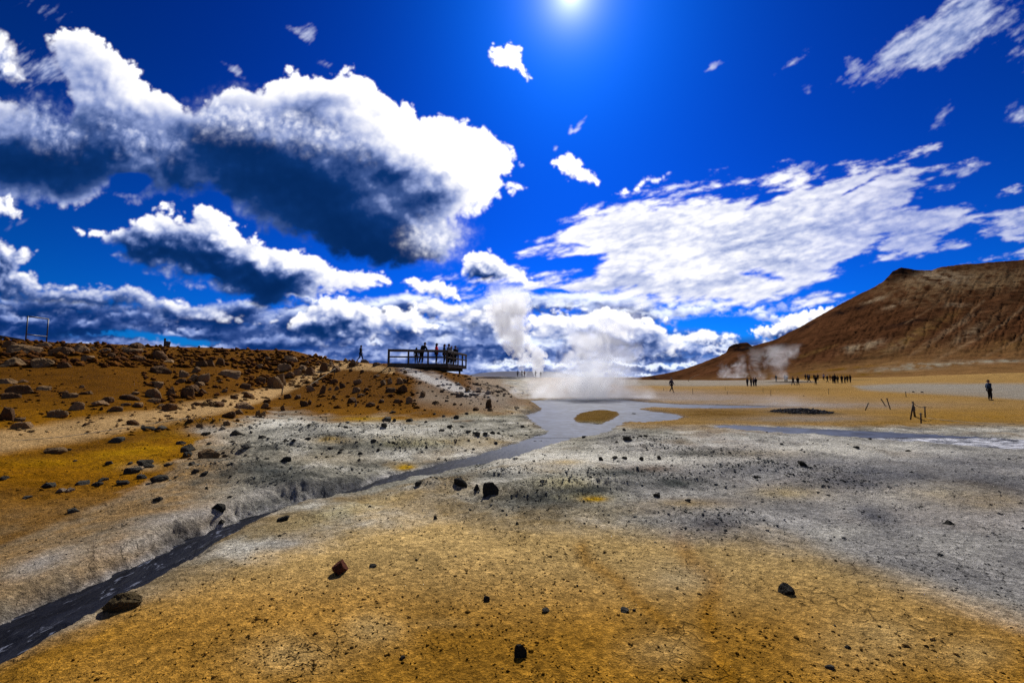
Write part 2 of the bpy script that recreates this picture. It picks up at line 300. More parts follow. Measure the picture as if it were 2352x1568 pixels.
def flat_hit(x, y, z=0.0):
    """where the ray of a pixel (2352 scale) meets the level plane z"""
    a, b, c = pix_dir(x*K, y*K)
    t = (z-EYE)/c
    return float(a*t), float(b*t)
def water_level(par):
    """the stream runs down towards the viewer"""
    return np.interp(par, [0, .25, .45, .6, 1], [-.24, -.17, -.09, -.062, -.0575])
_n = len(STREAM_PX)
STREAM = [flat_hit(x, y, float(water_level(i/(_n-1)*.75))) for i, (x, y) in enumerate(STREAM_PX)]
POOL = [flat_hit(x, y, -.05) for x, y in POOL_PX]
ISLAND = [flat_hit(x, y, -.02) for x, y in ISLAND_PX]
RIGHT = [flat_hit(x, y, -.05) for x, y in RIGHT_PX]
# low rubble mounds: pixel place, radius across (m), radius along, height
MOUNDS = [(1240, 1150, 1.0, .75, .26), (1340, 1125, .8, .4, .17), (1550, 1108, .9, .4, .17), (1640, 1195, .8, .5, .13), (660, 1105, .75, .5, .22), (1420, 1085, .9, .4, .13),
          (1730, 1075, 1.2, .5, .14), (540, 1075, 1.0, .6, .2), (780, 1010, 1.6, .9, .25), (930, 1025, 1.6, .8, .2), (1050, 1060, 1.0, .6, .15), (700, 990, 1.4, .7, .28), (880, 985, 1.6, .7, .2), (1090, 1000, 1.4, .7, .2),
          (1500, 1030, 1.3, .5, .14), (1620, 1040, 1.4, .5, .14), (480, 985, 1.0, .6, .3), (1850, 1085, 1.4, .5, .10), (1000, 1115, .5, .3, .12), (860, 1075, .9, .5, .16), (1180, 1085, .7, .4, .14), (1460, 1005, 1.2, .4, .1), (1930, 1110, .9, .4, .06), (620, 1030, 1.0, .5, .16)]
_mw = [(flat_hit(x, y, 0.05), a*1.3, b*1.2, h*.75) for x, y, a, b, h in MOUNDS]
DARK_MOUND = flat_hit(1840, 948)          # cinder heap on the plain
def base_height(X, Y):
    """smooth height of the hill and plain"""
    X = np.asarray(X, float); Y = np.asarray(Y, float)
    Yc = np.maximum(Y, 0.45)
    u = np.clip(X/Yc, _U[0], _U[-1])
    fi = np.interp(u, _U, np.arange(len(_U))); i0 = np.clip(fi.astype(int), 0, len(_U)-2); f = fi-i0; f = f*f*(3-2*f)*.6+f*.4
    ly = np.log(np.clip(np.where(Y > 0.45, Y, 0.45), 0.41, 6900)); fj = (ly-_LY[0])/(_LY[1]-_LY[0]); j0 = np.clip(fj.astype(int), 0, len(_LY)-2); g = fj-j0
    z = (_TAB[i0, j0]*(1-g)+_TAB[i0, j0+1]*g)*(1-f)+(_TAB[i0+1, j0]*(1-g)+_TAB[i0+1, j0+1]*g)*f
    back = sstep(1.5, -3, Y)
    return z*(1-back)
def height(X, Y, detail=True):
    X = np.asarray(X, float); Y = np.asarray(Y, float)
    R = np.hypot(X, Y)
    z = base_height(X, Y)
    if detail:
        hill = sstep(.25, 1.5, z)
        # rolling relief that grows with distance, small lumps near
        z = z+0.05*fbm(X/2.6, Y/2.6, 3, .5, 11)*sstep(1.5, 4, R)+hill*0.16*fbm(X/5, Y/5, 4, .5, 13)
        for (mx, my), a, b, h in _mw:
            q = ((X-mx)/a)**2+((Y-my)/b)**2
            m = q < 6
            if np.any(m):
                lump = np.zeros_like(z); lump[m] = np.exp(-q[m]*1.1)*h*(1+.75*fbm(X[m]/.30, Y[m]/.30, 5, .62, 15))
                z = z+lump
        mid = sstep(4.5, 7, Y)*sstep(22, 15, Y)*sstep(1.2, .2, z)
        z = z+mid*0.085*np.clip(billow(X/1.5, Y/1.2, 4, .5, 17)*2.2-0.5, -.3, 1.2)
        z = z+0.014*fbm(X/.30, Y/.30, 4, .6, 19)*sstep(40, 6, R)*(0.6+1.2*mid+0.4*hill)
        z = z+0.0065*fbm(X/.085, Y/.085, 3, .6, 35)*sstep(13, 5, R)*(.8+mid)
        z = z+hill*0.035*fbm(X/.7, Y/.7, 4, .6, 23)
        qd = ((X-DARK_MOUND[0])/1.35)**2+((Y-DARK_MOUND[1])/1.2)**2
        z = z+np.exp(-qd*1.3)*0.17*(1+.25*fbm(X/.3, Y/.3, 3, .6, 25))
        qb = ((X-27.0)/12)**2+((Y-80)/3.5)**2
        z = z+np.exp(-qb)*0.35
    # channels
    wob = 0.13*fbm(X/.5, Y/.5, 5, .65, 27)
    d, par = line_d(X, Y, STREAM)
    hw = np.interp(par, np.linspace(0, 1, 60), np.interp(np.linspace(0, 1, 60), _spar, STREAM_W))
    near = sstep(6.5, 3.5, Y)
    sf = np.interp(par, [0, .4, 1], [.50, .22, .30])
    # the crust lies low beside the upper stream
    wl = water_level(par)
    low = sstep(hw+1.5, hw+.25, d)*sstep(.22, .42, par)
    z = z*(1-low)+np.minimum(z, wl+.035+.05*np.clip(fbm(X/.45, Y/.3, 4, .6, 37), -.3, 1))*low
    cut = sstep(hw+sf, hw-.06, d+wob*np.interp(par, [0, .35, .5, .8, 1], [1.5, 1.2, 1.9, 2.2, 1.5]))
    zc = water_level(par)-.050+.075*fbm(X/.40, Y/.22, 4, .6, 39)*np.interp(par, [0, .3, 1], [.55, .9, 1])*sstep(.0, .25, d/np.maximum(hw, .05)+.3*fbm(X/.8, Y/.8, 2, .5, 41))
    z = z*(1-cut)+zc*cut
    sd = poly_sd(X, Y, POOL)+wob*3*sstep(10, 20, Y)
    si = poly_sd(X, Y, ISLAND)+wob*1.5
    cutp = sstep(-.55, .12, sd)*(1-sstep(-.1, .7, si))
    z = z*(1-cutp)+(-.11)*cutp+sstep(-.2, 1.2, si)*.05
    dr, pr = line_d(X, Y, RIGHT)
    hr = np.interp(pr, np.linspace(0, 1, len(RIGHT_W)), RIGHT_W)
    cutr = sstep(hr+1.3, hr-.2, dr+wob*2)
    z = z*(1-cutr)+(-.085+.045*fbm(X/.6, Y/.35, 4, .6, 29))*cutr
    return z
_L = [0.0]
for _i in range(len(STREAM)-1): _L.append(_L[-1]+math.hypot(STREAM[_i+1][0]-STREAM[_i][0], STREAM[_i+1][1]-STREAM[_i][1]))
_spar = np.array(_L)/_L[-1]
def ground_at(x, y, n=900):
    """place on the ground seen through a pixel (2352 scale): march the ray over the terrain"""
    a, b, c = pix_dir(x*K, y*K)
    t = np.exp(np.linspace(math.log(1.0), math.log(600.0), n))
    X, Y, Z = a*t, b*t, EYE+c*t
    h = height(X, Y)
    below = np.nonzero(Z < h)[0]
    if len(below) == 0: return None
    i = below[0]
    if i > 0:
        t0, t1 = t[i-1], t[i]
        for _ in range(3):
            tt = np.linspace(t0, t1, 12)
            hh = height(a*tt, b*tt); bl = np.nonzero(EYE+c*tt < hh)[0]
            if len(bl) == 0: break
            j = max(bl[0], 1); t0, t1 = tt[j-1], tt[j]
        tt = t1
    else: tt = t[0]
    X, Y = float(a*tt), float(b*tt)
    return X, Y, float(height(np.array([X]), np.array([Y]))[0])
# ---------------------------------------------------------------- ground colours (real soil colours, by place)
def zones(X, Y, Z):
    """soil colour of every ground point, RGB"""
    px, py = project(X, np.maximum(Y, .3), Z)
    px = px/K; py = py/K                  # the scale the shapes below were measured in
    R = np.hypot(X, Y)
    n1 = fbm(X/1.1, Y/1.1, 5, .55, 101); n2 = fbm(X/.28, Y/.28, 5, .6, 103); n3 = fbm(X/4.5, Y/4.5, 5, .55, 105); n4 = fbm(X/.09, Y/.09, 3, .6, 107)
    n6 = fbm(X/.7, Y/.25, 4, .6, 131)
    w = fbm(X/2.0, Y/2.0, 5, .6, 109); w2 = fbm(X/6, Y/6, 5, .6, 111)
    def mixc(c, col, m):
        m = np.clip(m, 0, 1)[..., None]
        return c*(1-m)+np.array(col)*m
    def pm(pts, soft, wob=0.0, nz=w):
        return sstep(-soft, soft, poly_sd(px+nz*wob*1.6, py+nz*wob, pts))
    def el(x, y, rx, ry, rot=0.0, wob=.5):
        r = math.radians(rot); dx, dy = px-x, py-y
        c, s = math.cos(r), math.sin(r)
        return np.exp(-((dx*c+dy*s)/rx)**2-((-dx*s+dy*c)/ry)**2)*np.clip(1+wob*2*n1+wob*n2, 0, 1.6)
    ochre = np.array([.39, .188, .020]); pale_ochre = np.array([.60, .40, .145]); orange = np.array([.27, .112, .0015]); grey = np.array([.36, .335, .255])
    white = np.array([.76, .715, .585]); dark = np.array([.042, .044, .038]); lav = np.array([.40, .38, .355]); tan = np.array([.31, .182, .052]); hillc = np.array([.120, .046, .0012])
    C = np.empty(X.shape+(3,)); C[:] = grey
    # mid crust: white and dark blotches
    C = mixc(C, white, sstep(-.02, .30, n3*.7+n1*.8+n2*.12)*.85)
    C = mixc(C, dark, sstep(.05, .30, -n1*.8-.15*n2-.35*n3+.45*n6)*.70)
    C = mixc(C, [.36, .25, .11], sstep(.02, .35, n3-.3*n1+.2*w)*.75)
    C = mixc(C, [.30, .17, .04], sstep(.18, .42, w2+.4*w)*.5)
    vein = np.exp(-(fbm(X/.42, Y/.20, 4, .6, 133)/.045)**2)*np.clip(.4+1.6*n1, 0, 1)
    C = C*(1-.45*vein[..., None])
    # bluish grey flat on the right
    m = pm([(1380, 1010), (1700, 990), (2600, 1010), (2600, 1460), (2150, 1370), (1900, 1270), (1560, 1235), (1450, 1180)], 60, 50)
    C = mixc(C, lav*(1+.0*1), m*.75); C = C*(1+(m*(.40*n3+.45*n1+.15*n2))[..., None])
    C = mixc(C, white*.95, el(1930, 1030, 230, 22)*.6+el(2010, 1145, 120, 22)*.35+el(1930, 1225, 70, 18)*.5+el(1560, 1060, 160, 16)*.5+el(1470, 1140, 200, 26)*.3+el(2200, 1250, 120, 30)*.2)
    C = mixc(C, [.13, .13, .14], el(1960, 1100, 110, 26)*.85+el(2140, 1090, 180, 26, 6)*.55+el(2320, 1120, 140, 30, 10)*.75+el(2010, 1180, 60, 24, 20)*.75+el(1640, 1205, 70, 24)*.85+el(1730, 1075, 110, 16)*.55+el(2230, 1060, 140, 12, 5)*.5+el(1860, 1060, 80, 12)*.5)
    C = mixc(C, [.50, .36, .12], el(1800, 1130, 90, 16)*.55+el(2180, 1130, 120, 24)*.3)
    C = mixc(C, [.15, .085, .045], el(1497, 1075, 60, 9)*.7+el(1600, 1152, 90, 9)*.4)
    C = mixc(C, [.42, .30, .13], el(1590, 1155, 120, 12)*.5+el(2275, 1150, 90, 20)*.6+el(1130, 1130, 120, 14)*.5+el(1400, 1170, 160, 16)*.4+el(1080, 1010, 160, 12)*.4+el(760, 1050, 120, 14)*.35+el(1700, 1040, 160, 8)*.35)
    # pale ground along the stream and the pool
    C = mixc(C, white*1.02, (el(1250, 1040, 150, 22)+el(1180, 1075, 120, 16)+el(860, 990, 200, 18)+el(1000, 1045, 160, 14)+el(640, 970, 110, 16)+el(1330, 1100, 100, 14)+el(480, 987, 50, 13)*1.3+el(1420, 1050, 150, 14)+el(620, 1130, 110, 20, -10)*.5+el(420, 1190, 110, 18, -12)+el(110, 1290, 90, 22, -18)*1.1+el(300, 1245, 90, 18, -14)*.8+el(700, 1010, 80, 10)*.8)*.75)
    C = mixc(C, [.085, .09, .08], (el(660, 1105, 80, 26)+el(1230, 1140, 120, 26)+el(1350, 1125, 60, 16)+el(1550, 1108, 90, 14)+el(760, 1000, 60, 12)+el(900, 1020, 110, 10)+el(560, 1075, 90, 14)+el(330, 1080, 60, 12)*.4+el(1050, 1065, 80, 10)+el(1080, 1090, 120, 10)*.8+el(500, 1185, 160, 20, -14)*.3+el(330, 1300, 140, 34, -22)*.45+el(150, 1380, 140, 24, -26)*.45+el(780, 960, 80, 7)+el(1420, 1085, 90, 10)+el(1610, 1040, 100, 9)*.7)*.85)
    C = mixc(C, [.62, .53, .25], (el(1290, 1105, 60, 12)+el(760, 1180, 150, 16, -14)*.7+el(1340, 1140, 60, 8)*.6+el(960, 1015, 100, 12)*.5+el(1090, 945, 90, 10)*.6)*.7)
    C = mixc(C, [.50, .29, .012], (el(930, 1072, 24, 7)*1.5+el(1362, 1145, 30, 6)*1.3+el(905, 960, 60, 5)*.9+el(815, 962, 45, 6)*.9+el(760, 1010, 45, 8)*.6+el(1300, 1060, 40, 6)*.5)*.9)
    # ochre foreground, feathered
    fore = pm([(-900, 1900), (-200, 1590), (0, 1520), (130, 1462), (300, 1392), (430, 1325), (560, 1262), (700, 1222), (860, 1194), (1010, 1190), (1200, 1196), (1330, 1204), (1600, 1238), (1850, 1262), (2000, 1312), (2150, 1362), (2352, 1425), (2900, 1560), (3600, 2600), (-900, 2600)], 46, 60)
    deep = sstep(1230, 1480, py+n3*90+n1*40-np.abs(px-1000)*.02)
    oc = pale_ochre*(1-deep[..., None])+ochre*deep[..., None]
    oc = oc*(1+.28*n1+.16*n2+.10*n4)[..., None]
    oc = oc*(1+.22*sstep(.0, .4, n3+.4*n1)[..., None])+np.array([.05, .05, .035])*np.clip(n3*1.6+n1*.5-.2, 0, 1)[..., None]
    rill, _p = line_d(px+w*26, py+w*12, [(1335, 1255), (1350, 1290), (1420, 1330), (1490, 1395), (1560, 1450)])
    rill2, _p = line_d(px+w*26, py+w*14, [(1555, 1230), (1590, 1290), (1640, 1330), (1625, 1400), (1640, 1470), (1680, 1568)])
    rm = np.exp(-(rill/16)**2)*.7+np.exp(-(rill2/24)**2)*.85
    oc = oc*(1-.0*rm[..., None]); oc = oc*(1-rm[..., None]*.75)+np.array([.36, .155, .004])*rm[..., None]*.75
    oc = oc*(1-(el(1560, 1320, 90, 40)*.45)[..., None])+np.array([.48, .42, .27])*(el(1560, 1320, 90, 40)*.45)[..., None]
    cr = el(2010, 1470, 150, 70)*.45+el(860, 1445, 70, 40)*.5+el(680, 1500, 130, 50)*.4+el(1530, 1490, 90, 40)*.35+el(2240, 1500, 90, 40)*.35+el(1010, 1430, 60, 14)*.25
    oc = oc*(1-np.clip(cr, 0, 1)[..., None])+np.array([.70, .50, .21])*np.clip(cr, 0, 1)[..., None]
    fm = np.clip(fore, 0, 1)[..., None]
    C = C*(1-fm)+oc*fm
    C = mixc(C, [.40, .39, .35], el(660, 1245, 70, 16, -6)*.7)
    # orange slope on the left
    slope = pm([(-1500, 1400), (-200, 1330), (0, 1262), (150, 1195), (330, 1125), (430, 1052), (450, 1010), (520, 976), (640, 950), (830, 962), (1000, 958), (1120, 946), (1246, 937), (1245, 925), (1190, 905), (1140, 860), (1085, 780), (900, 700), (-1500, 600)], 16, 26)
    slo = np.empty_like(C); slo[:] = orange
    up = sstep(985, 900, py+w2*30)
    slo = slo*(1-up[..., None])+hillc*1.15*up[..., None]
    slo = slo*(1+.30*n1+.22*n2+.20*n3)[..., None]
    slo = mixc(slo, [.25, .165, .075], sstep(1090, 1220, py)*.55*np.clip(1+n1*2, 0, 1.4))
    slo = mixc(slo, [.62, .34, .002], (el(400, 1010, 90, 16, -6)+el(290, 1040, 90, 14)*.6+el(560, 975, 50, 10)*.8+el(300, 1070, 110, 12)*.5+el(80, 1060, 80, 12)*.3)*.8*np.clip(.7+1.6*w, 0, 1.3))
    slo = mixc(slo, [.46, .40, .30], el(480, 987, 44, 11)*1.2+el(640, 965, 70, 8)*.8+el(330, 1072, 40, 8)*.5)
    slo = mixc(slo, [.10, .040, .004], el(230, 1020, 200, 12, -10)*.7+el(60, 1130, 90, 14)*.5)
    d, _p = line_d(px+w2*8, py+w2*5, [(-300, 1075), (0, 1012), (200, 985), (400, 950), (560, 918), (660, 890), (735, 852), (790, 838), (850, 842), (900, 850)])
    wd = np.interp(px, [0, 300, 560, 700, 850], [30, 24, 17, 13, 8])
    slo = mixc(slo, [.50, .31, .125], sstep(1.25, .45, d/wd+n1*.3))
    slo = mixc(slo, [.58, .54, .48], (el(1000, 876, 75, 8, 24)*1.4+el(1060, 893, 46, 5, 18)*1.2+el(1035, 880, 50, 6, 30)*.7+el(975, 868, 40, 5, 16)*.8+el(1120, 905, 40, 7, 30)*.5))
    slo = mixc(slo, [.32, .255, .18], pm([(960, 880), (1060, 905), (1180, 915), (1260, 935), (1100, 945), (960, 925)], 20, 12)*.75+pm([(1075, 858), (1140, 862), (1200, 908), (1150, 918), (1090, 880)], 14, 8)*.8)
    sm = np.clip(slope, 0, 1)*sstep(17.0, 12.0, np.maximum(X, -Y*.0)); sm = slope[..., None]
    C = C*(1-sm)+slo*sm
    # beige transition where the orange slope runs out by the stream
    C = mixc(C, [.36, .222, .090], sstep(-330, -10, poly_sd(px+w*50, py+w*25, [(-1500, 1400), (-200, 1330), (0, 1262), (150, 1195), (330, 1125), (430, 1052), (300, 1000), (-1500, 900)]))*(1-slope)*(1-np.clip(fore, 0, 1))*.95*np.clip(.85+n1*1.3+n2*.6, 0, 1.15)*sstep(620, 420, px))
    C = mixc(C, [.48, .43, .36], el(90, 1292, 80, 16, -20)*.9+el(330, 1240, 100, 16, -16)*.6+el(420, 1186, 110, 15, -10)*.9+el(620, 1130, 110, 16, -8)*.6)
    # plain to the right
    plain = sstep(988, 968, py+w*10)*sstep(1180, 1290, px)*(px > 1100)
    pl = np.empty_like(C); pl[:] = tan
    st = fbm(X/9, Y/1.6, 5, .55, 121)
    pl = pl*(1+.30*st+.18*n1)[..., None]
    pl = mixc(pl, [.30, .25, .21], (el(1620, 912, 240, 9)*.9+el(1800, 930, 300, 8)*.9+el(1480, 905, 200, 10)*.8+el(1880, 958, 120, 7)*.5))
    pl = mixc(pl, [.27, .255, .215], np.clip(sstep(-3, 3, poly_sd(px+st*30, py+st*3, [(1380, 870), (1560, 870), (1800, 868), (1880, 876), (1760, 884), (1560, 886), (1420, 884)]))*.85+sstep(-4, 4, poly_sd(px+st*40, py+st*4, [(1960, 885), (2080, 880), (2360, 880), (2700, 882), (2700, 924), (2352, 917), (2220, 908), (2060, 900), (1980, 895)]))*.95, 0, 1)*(.85+.3*st))
    pl = mixc(pl, [.03, .022, .018], el(1822, 876.5, 52, 1.5)*1.1+el(1960, 871, 40, 1.2)*.5)
    pl = mixc(pl, [.15, .075, .008], (el(1640, 948, 120, 13)*.9+el(1450, 905, 120, 4)*.3+el(1800, 893, 160, 4)*.5+el(1700, 902, 110, 3)*.5))
    pl = mixc(pl, [.32, .165, .018], (el(2250, 955, 260, 18)*.7+el(1900, 906, 320, 9)*.4+el(2000, 975, 260, 9)*.4))
    pl = mixc(pl, [.22, .205, .18], el(1830, 962, 140, 6)*.6+sstep(972, 984, py+w*6)*.5*sstep(1500, 1700, px))
    pm_ = np.clip(plain, 0, 1)[..., None]
    C = C*(1-pm_)+pl*pm_
    q = np.exp(-(((X-DARK_MOUND[0])/1.6)**2+((Y-DARK_MOUND[1])/1.3)**2)**2)
    C = mixc(C, [.030, .030, .033], q*.95)
    si = poly_sd(X, Y, ISLAND)
    C = mixc(C, [.155, .085, .012], sstep(-.2, .5, si)); C = mixc(C, [.25, .21, .10], sstep(-.2, .5, si)*sstep(962, 972, py)*.8)
    # wet dark rim of every channel
    wob = 0.13*fbm(X/.5, Y/.5, 5, .65, 27)
    d, par = line_d(X, Y, STREAM)
    hw = np.interp(par, _spar, STREAM_W)
    left_side = n1*.2
    C = mixc(C, [.10, .105, .115], sstep(hw+.30, hw-.05, d+wob+left_side)*.9)
    C = mixc(C, [.72, .68, .62], np.exp(-((d+wob-hw-.08)/.05)**2)*np.clip(.35+n1+n2*.7, 0, 1)*.7)
    sp = poly_sd(X, Y, POOL)+wob*3*sstep(10, 20, Y)
    C = mixc(C, [.12, .12, .125], sstep(-.7, .1, sp)*.7*(1-sstep(-.1, .5, si)))
    dr, pr = line_d(X, Y, RIGHT)
    hr = np.interp(pr, np.linspace(0, 1, len(RIGHT_W)), RIGHT_W)
    C = mixc(C, [.07, .07, .08], sstep(hr+.7, hr-.1, dr+wob*4+n1*.4)*.9)
    # wide surroundings outside the photographed sector
    far = np.clip(sstep(150, 400, R)+sstep(2.0, -1.0, Y)*.0, 0, 1)
    C = mixc(C, [.30, .20, .10], far*.8)
    C = C*(1+.25*n4*sstep(14, 3, R)+.12*n2)[..., None]
    return np.clip(C, .0008, .9)
# ================================================================ scene
S = bpy.context.scene
COL = S.collection
random.seed(5)
def link(o): COL.objects.link(o); return o
def props(o, label=None, cat=None, group=None, kind=None):
    if label: o['label'] = label
    if cat: o['category'] = cat
    if group: o['group'] = group
    if kind: o['kind'] = kind
    return o
def mesh_obj(name, verts, faces, mat=None, parent=None, smooth=False):
    me = bpy.data.meshes.new(name)
    me.from_pydata([tuple(v) for v in verts], [], [tuple(f) for f in faces]); me.update()
    if smooth: me.polygons.foreach_set('use_smooth', [True]*len(me.polygons))
    if mat: me.materials.append(mat)
    o = link(bpy.data.objects.new(name, me)); o.parent = parent
    return o
def grid_obj(name, V, mat, cols=None, smooth=True, wrap=False):
    """V: (rows, columns, 3) array of points -> one sheet"""
    r, c = V.shape[:2]
    me = bpy.data.meshes.new(name)
    idx = np.arange(r*c).reshape(r, c)
    if wrap: idx = np.concatenate([idx, idx[:, :1]], 1)
    a, b, cc, d = idx[:-1, :-1], idx[:-1, 1:], idx[1:, 1:], idx[1:, :-1]
    q = np.stack([a, b, cc, d], -1).reshape(-1, 4)
    n = len(q)
    me.vertices.add(r*c); me.vertices.foreach_set('co', V.reshape(-1).astype(np.float32))
    me.loops.add(n*4); me.loops.foreach_set('vertex_index', q.reshape(-1).astype(np.int32))
    me.polygons.add(n); me.polygons.foreach_set('loop_start', np.arange(0, n*4, 4, dtype=np.int32))
    me.polygons.foreach_set('loop_total', np.full(n, 4, np.int32))
    me.update(calc_edges=True)
    if smooth: me.polygons.foreach_set('use_smooth', np.ones(n, bool))
    if cols is not None:
        at = me.attributes.new('soil', 'FLOAT_COLOR', 'POINT')
        at.data.foreach_set('color', np.concatenate([cols.reshape(-1, 3), np.ones((r*c, 1))], 1).astype(np.float32).reshape(-1))
    me.materials.append(mat)
    return link(bpy.data.objects.new(name, me))
# ---------------------------------------------------------------- materials
class NT:
    def __init__(s, mat): s.t = mat.node_tree; s.n = s.t.nodes; s.l = s.t.links
    def new(s, kind, **kw):
        n = s.n.new(kind)
        for k, v in kw.items(): setattr(n, k, v)
        return n
    def link(s, a, b): s.l.new(a, b)
    def val(s, sock, v):
        if hasattr(v, 'bl_idname') or isinstance(v, bpy.types.NodeSocket): s.l.new(v, sock)
        else: sock.default_value = v
    def math(s, op, a, b=None, c=None, clamp=False):
        n = s.new('ShaderNodeMath', operation=op, use_clamp=clamp)
        s.val(n.inputs[0], a)
        if b is not None: s.val(n.inputs[1], b)
        if c is not None: s.val(n.inputs[2], c)
        return n.outputs[0]
    def noise(s, vec, scale, detail=5, rough=.55, dist=0.0):
        n = s.new('ShaderNodeTexNoise'); n.inputs['Scale'].default_value = scale; n.inputs['Detail'].default_value = detail
        n.inputs['Roughness'].default_value = rough; n.inputs['Distortion'].default_value = dist
        if vec is not None: s.l.new(vec, n.inputs['Vector'])
        return n.outputs['Fac']
    def ramp(s, fac, pts):
        n = s.new('ShaderNodeMapRange', interpolation_type='SMOOTHSTEP')
        s.l.new(fac, n.inputs['Value'])
        n.inputs['From Min'].default_value, n.inputs['From Max'].default_value, n.inputs['To Min'].default_value, n.inputs['To Max'].default_value = pts
        return n.outputs['Result']
    def mix(s, fac, a, b, mode='MIX'):
        n = s.new('ShaderNodeMix', data_type='RGBA', blend_type=mode)
        s.val(n.inputs[0], fac); s.val(n.inputs[6], a); s.val(n.inputs[7], b)
        return n.outputs[2]
def rgba(c): return (c[0], c[1], c[2], 1.0)
def base_mat(name):
    m = bpy.data.materials.new(name); m.use_nodes = True
    t = NT(m); p = m.node_tree.nodes['Principled BSDF']
    return m, t, p
def simple(name, col, rough=.85, spec=.2, nscale=None, namt=.25, bump=0.0):
    m, t, p = base_mat(name)
    p.inputs['Roughness'].default_value = rough; p.inputs['Specular IOR Level'].default_value = spec
    if nscale:
        tc = t.new('ShaderNodeTexCoord')
        f = t.noise(tc.outputs['Object'], nscale, 5, .6)
        k = t.math('MULTIPLY_ADD', f, 2*namt, 1-namt)
        c = t.new('ShaderNodeVectorMath', operation='SCALE'); c.inputs[0].default_value = col; t.link(k, c.inputs['Scale'])
        t.link(c.outputs[0], p.inputs['Base Color'])
        if bump:
            b = t.new('ShaderNodeBump'); b.inputs['Strength'].default_value = bump; b.inputs['Distance'].default_value = .02
            t.link(f, b.inputs['Height']); t.link(b.outputs[0], p.inputs['Normal'])
    else:
        p.inputs['Base Color'].default_value = rgba(col)
    return m
def ground_material():
    m, t, p = base_mat('soil')
    tc = t.new('ShaderNodeTexCoord'); pos = tc.outputs['Object']
    at = t.new('ShaderNodeAttribute', attribute_name='soil')
    n1 = t.ramp(t.noise(pos, 16, 6, .68), (.30, .70, 0, 1)); n2 = t.ramp(t.noise(pos, 60, 4, .7), (.30, .70, 0, 1)); n3 = t.noise(pos, 3.2, 4, .6)
    k = t.math('MULTIPLY_ADD', n1, .8, .60); k = t.math('MULTIPLY', k, t.math('MULTIPLY_ADD', n2, .7, .65))
    # dark crumb specks, denser in patches
    sp = t.ramp(t.noise(pos, 34, 3, .55, .4), (.60, .70, 0, 1))
    pa = t.ramp(n3, (.36, .62, .15, 1))
    spots = t.math('MULTIPLY', sp, pa)
    k = t.math('MULTIPLY', k, t.math('MULTIPLY_ADD', spots, -.42, 1.0))
    # mud cracks
    wv = t.new('ShaderNodeVectorMath', operation='ADD')
    nz = t.new('ShaderNodeTexNoise'); nz.inputs['Scale'].default_value = 4; nz.inputs['Detail'].default_value = 4; t.link(pos, nz.inputs['Vector'])
    sc = t.new('ShaderNodeVectorMath', operation='SCALE'); t.link(nz.outputs['Color'], sc.inputs[0]); sc.inputs['Scale'].default_value = .30
    t.link(pos, wv.inputs[0]); t.link(sc.outputs[0], wv.inputs[1])
    vo = t.new('ShaderNodeTexVoronoi', feature='DISTANCE_TO_EDGE'); vo.inputs['Scale'].default_value = 5.5; t.link(wv.outputs[0], vo.inputs['Vector'])
    cr = t.ramp(vo.outputs['Distance'], (.010, .036, 1, 0))
    cm = t.math('MULTIPLY', cr, t.ramp(t.noise(pos, 1.3, 4, .6), (.53, .63, 0, 1)))
    k = t.math('MULTIPLY', k, t.math('MULTIPLY_ADD', cm, -.50, 1.0))
    c = t.new('ShaderNodeVectorMath', operation='SCALE'); t.link(at.outputs['Color'], c.inputs[0]); t.link(k, c.inputs['Scale'])
    t.link(c.outputs[0], p.inputs['Base Color'])
    h = t.math('MULTIPLY_ADD', n1, 1.0, t.math('MULTIPLY', n2, .45))
    h = t.math('MULTIPLY_ADD', cm, -1.2, h); h = t.math('MULTIPLY_ADD', spots, .5, h)
    b = t.new('ShaderNodeBump'); b.inputs['Strength'].default_value = 1.0; b.inputs['Distance'].default_value = .022
    t.link(h, b.inputs['Height']); t.link(b.outputs[0], p.inputs['Normal'])
    p.inputs['Roughness'].default_value = 1.0; p.inputs['Specular IOR Level'].default_value = .02
    return m
def mountain_material():
    m, t, p = base_mat('mountain_soil')
    tc = t.new('ShaderNodeTexCoord'); pos = tc.outputs['Object']
    at = t.new('ShaderNodeAttribute', attribute_name='soil')
    n1 = t.noise(pos, .12, 7, .68); n2 = t.noise(pos, .9, 5, .7)
    k = t.math('MULTIPLY', t.math('MULTIPLY_ADD', n1, 1.2, .4), t.math('MULTIPLY_ADD', n2, .7, .65))
    c = t.new('ShaderNodeVectorMath', operation='SCALE'); t.link(at.outputs['Color'], c.inputs[0]); t.link(k, c.inputs['Scale'])
    t.link(c.outputs[0], p.inputs['Base Color'])
    b = t.new('ShaderNodeBump'); b.inputs['Strength'].default_value = .8; b.inputs['Distance'].default_value = 1.2
    t.link(t.math('MULTIPLY_ADD', n2, .4, n1), b.inputs['Height']); t.link(b.outputs[0], p.inputs['Normal'])
    p.inputs['Roughness'].default_value = 1.0; p.inputs['Specular IOR Level'].default_value = .0
    return m
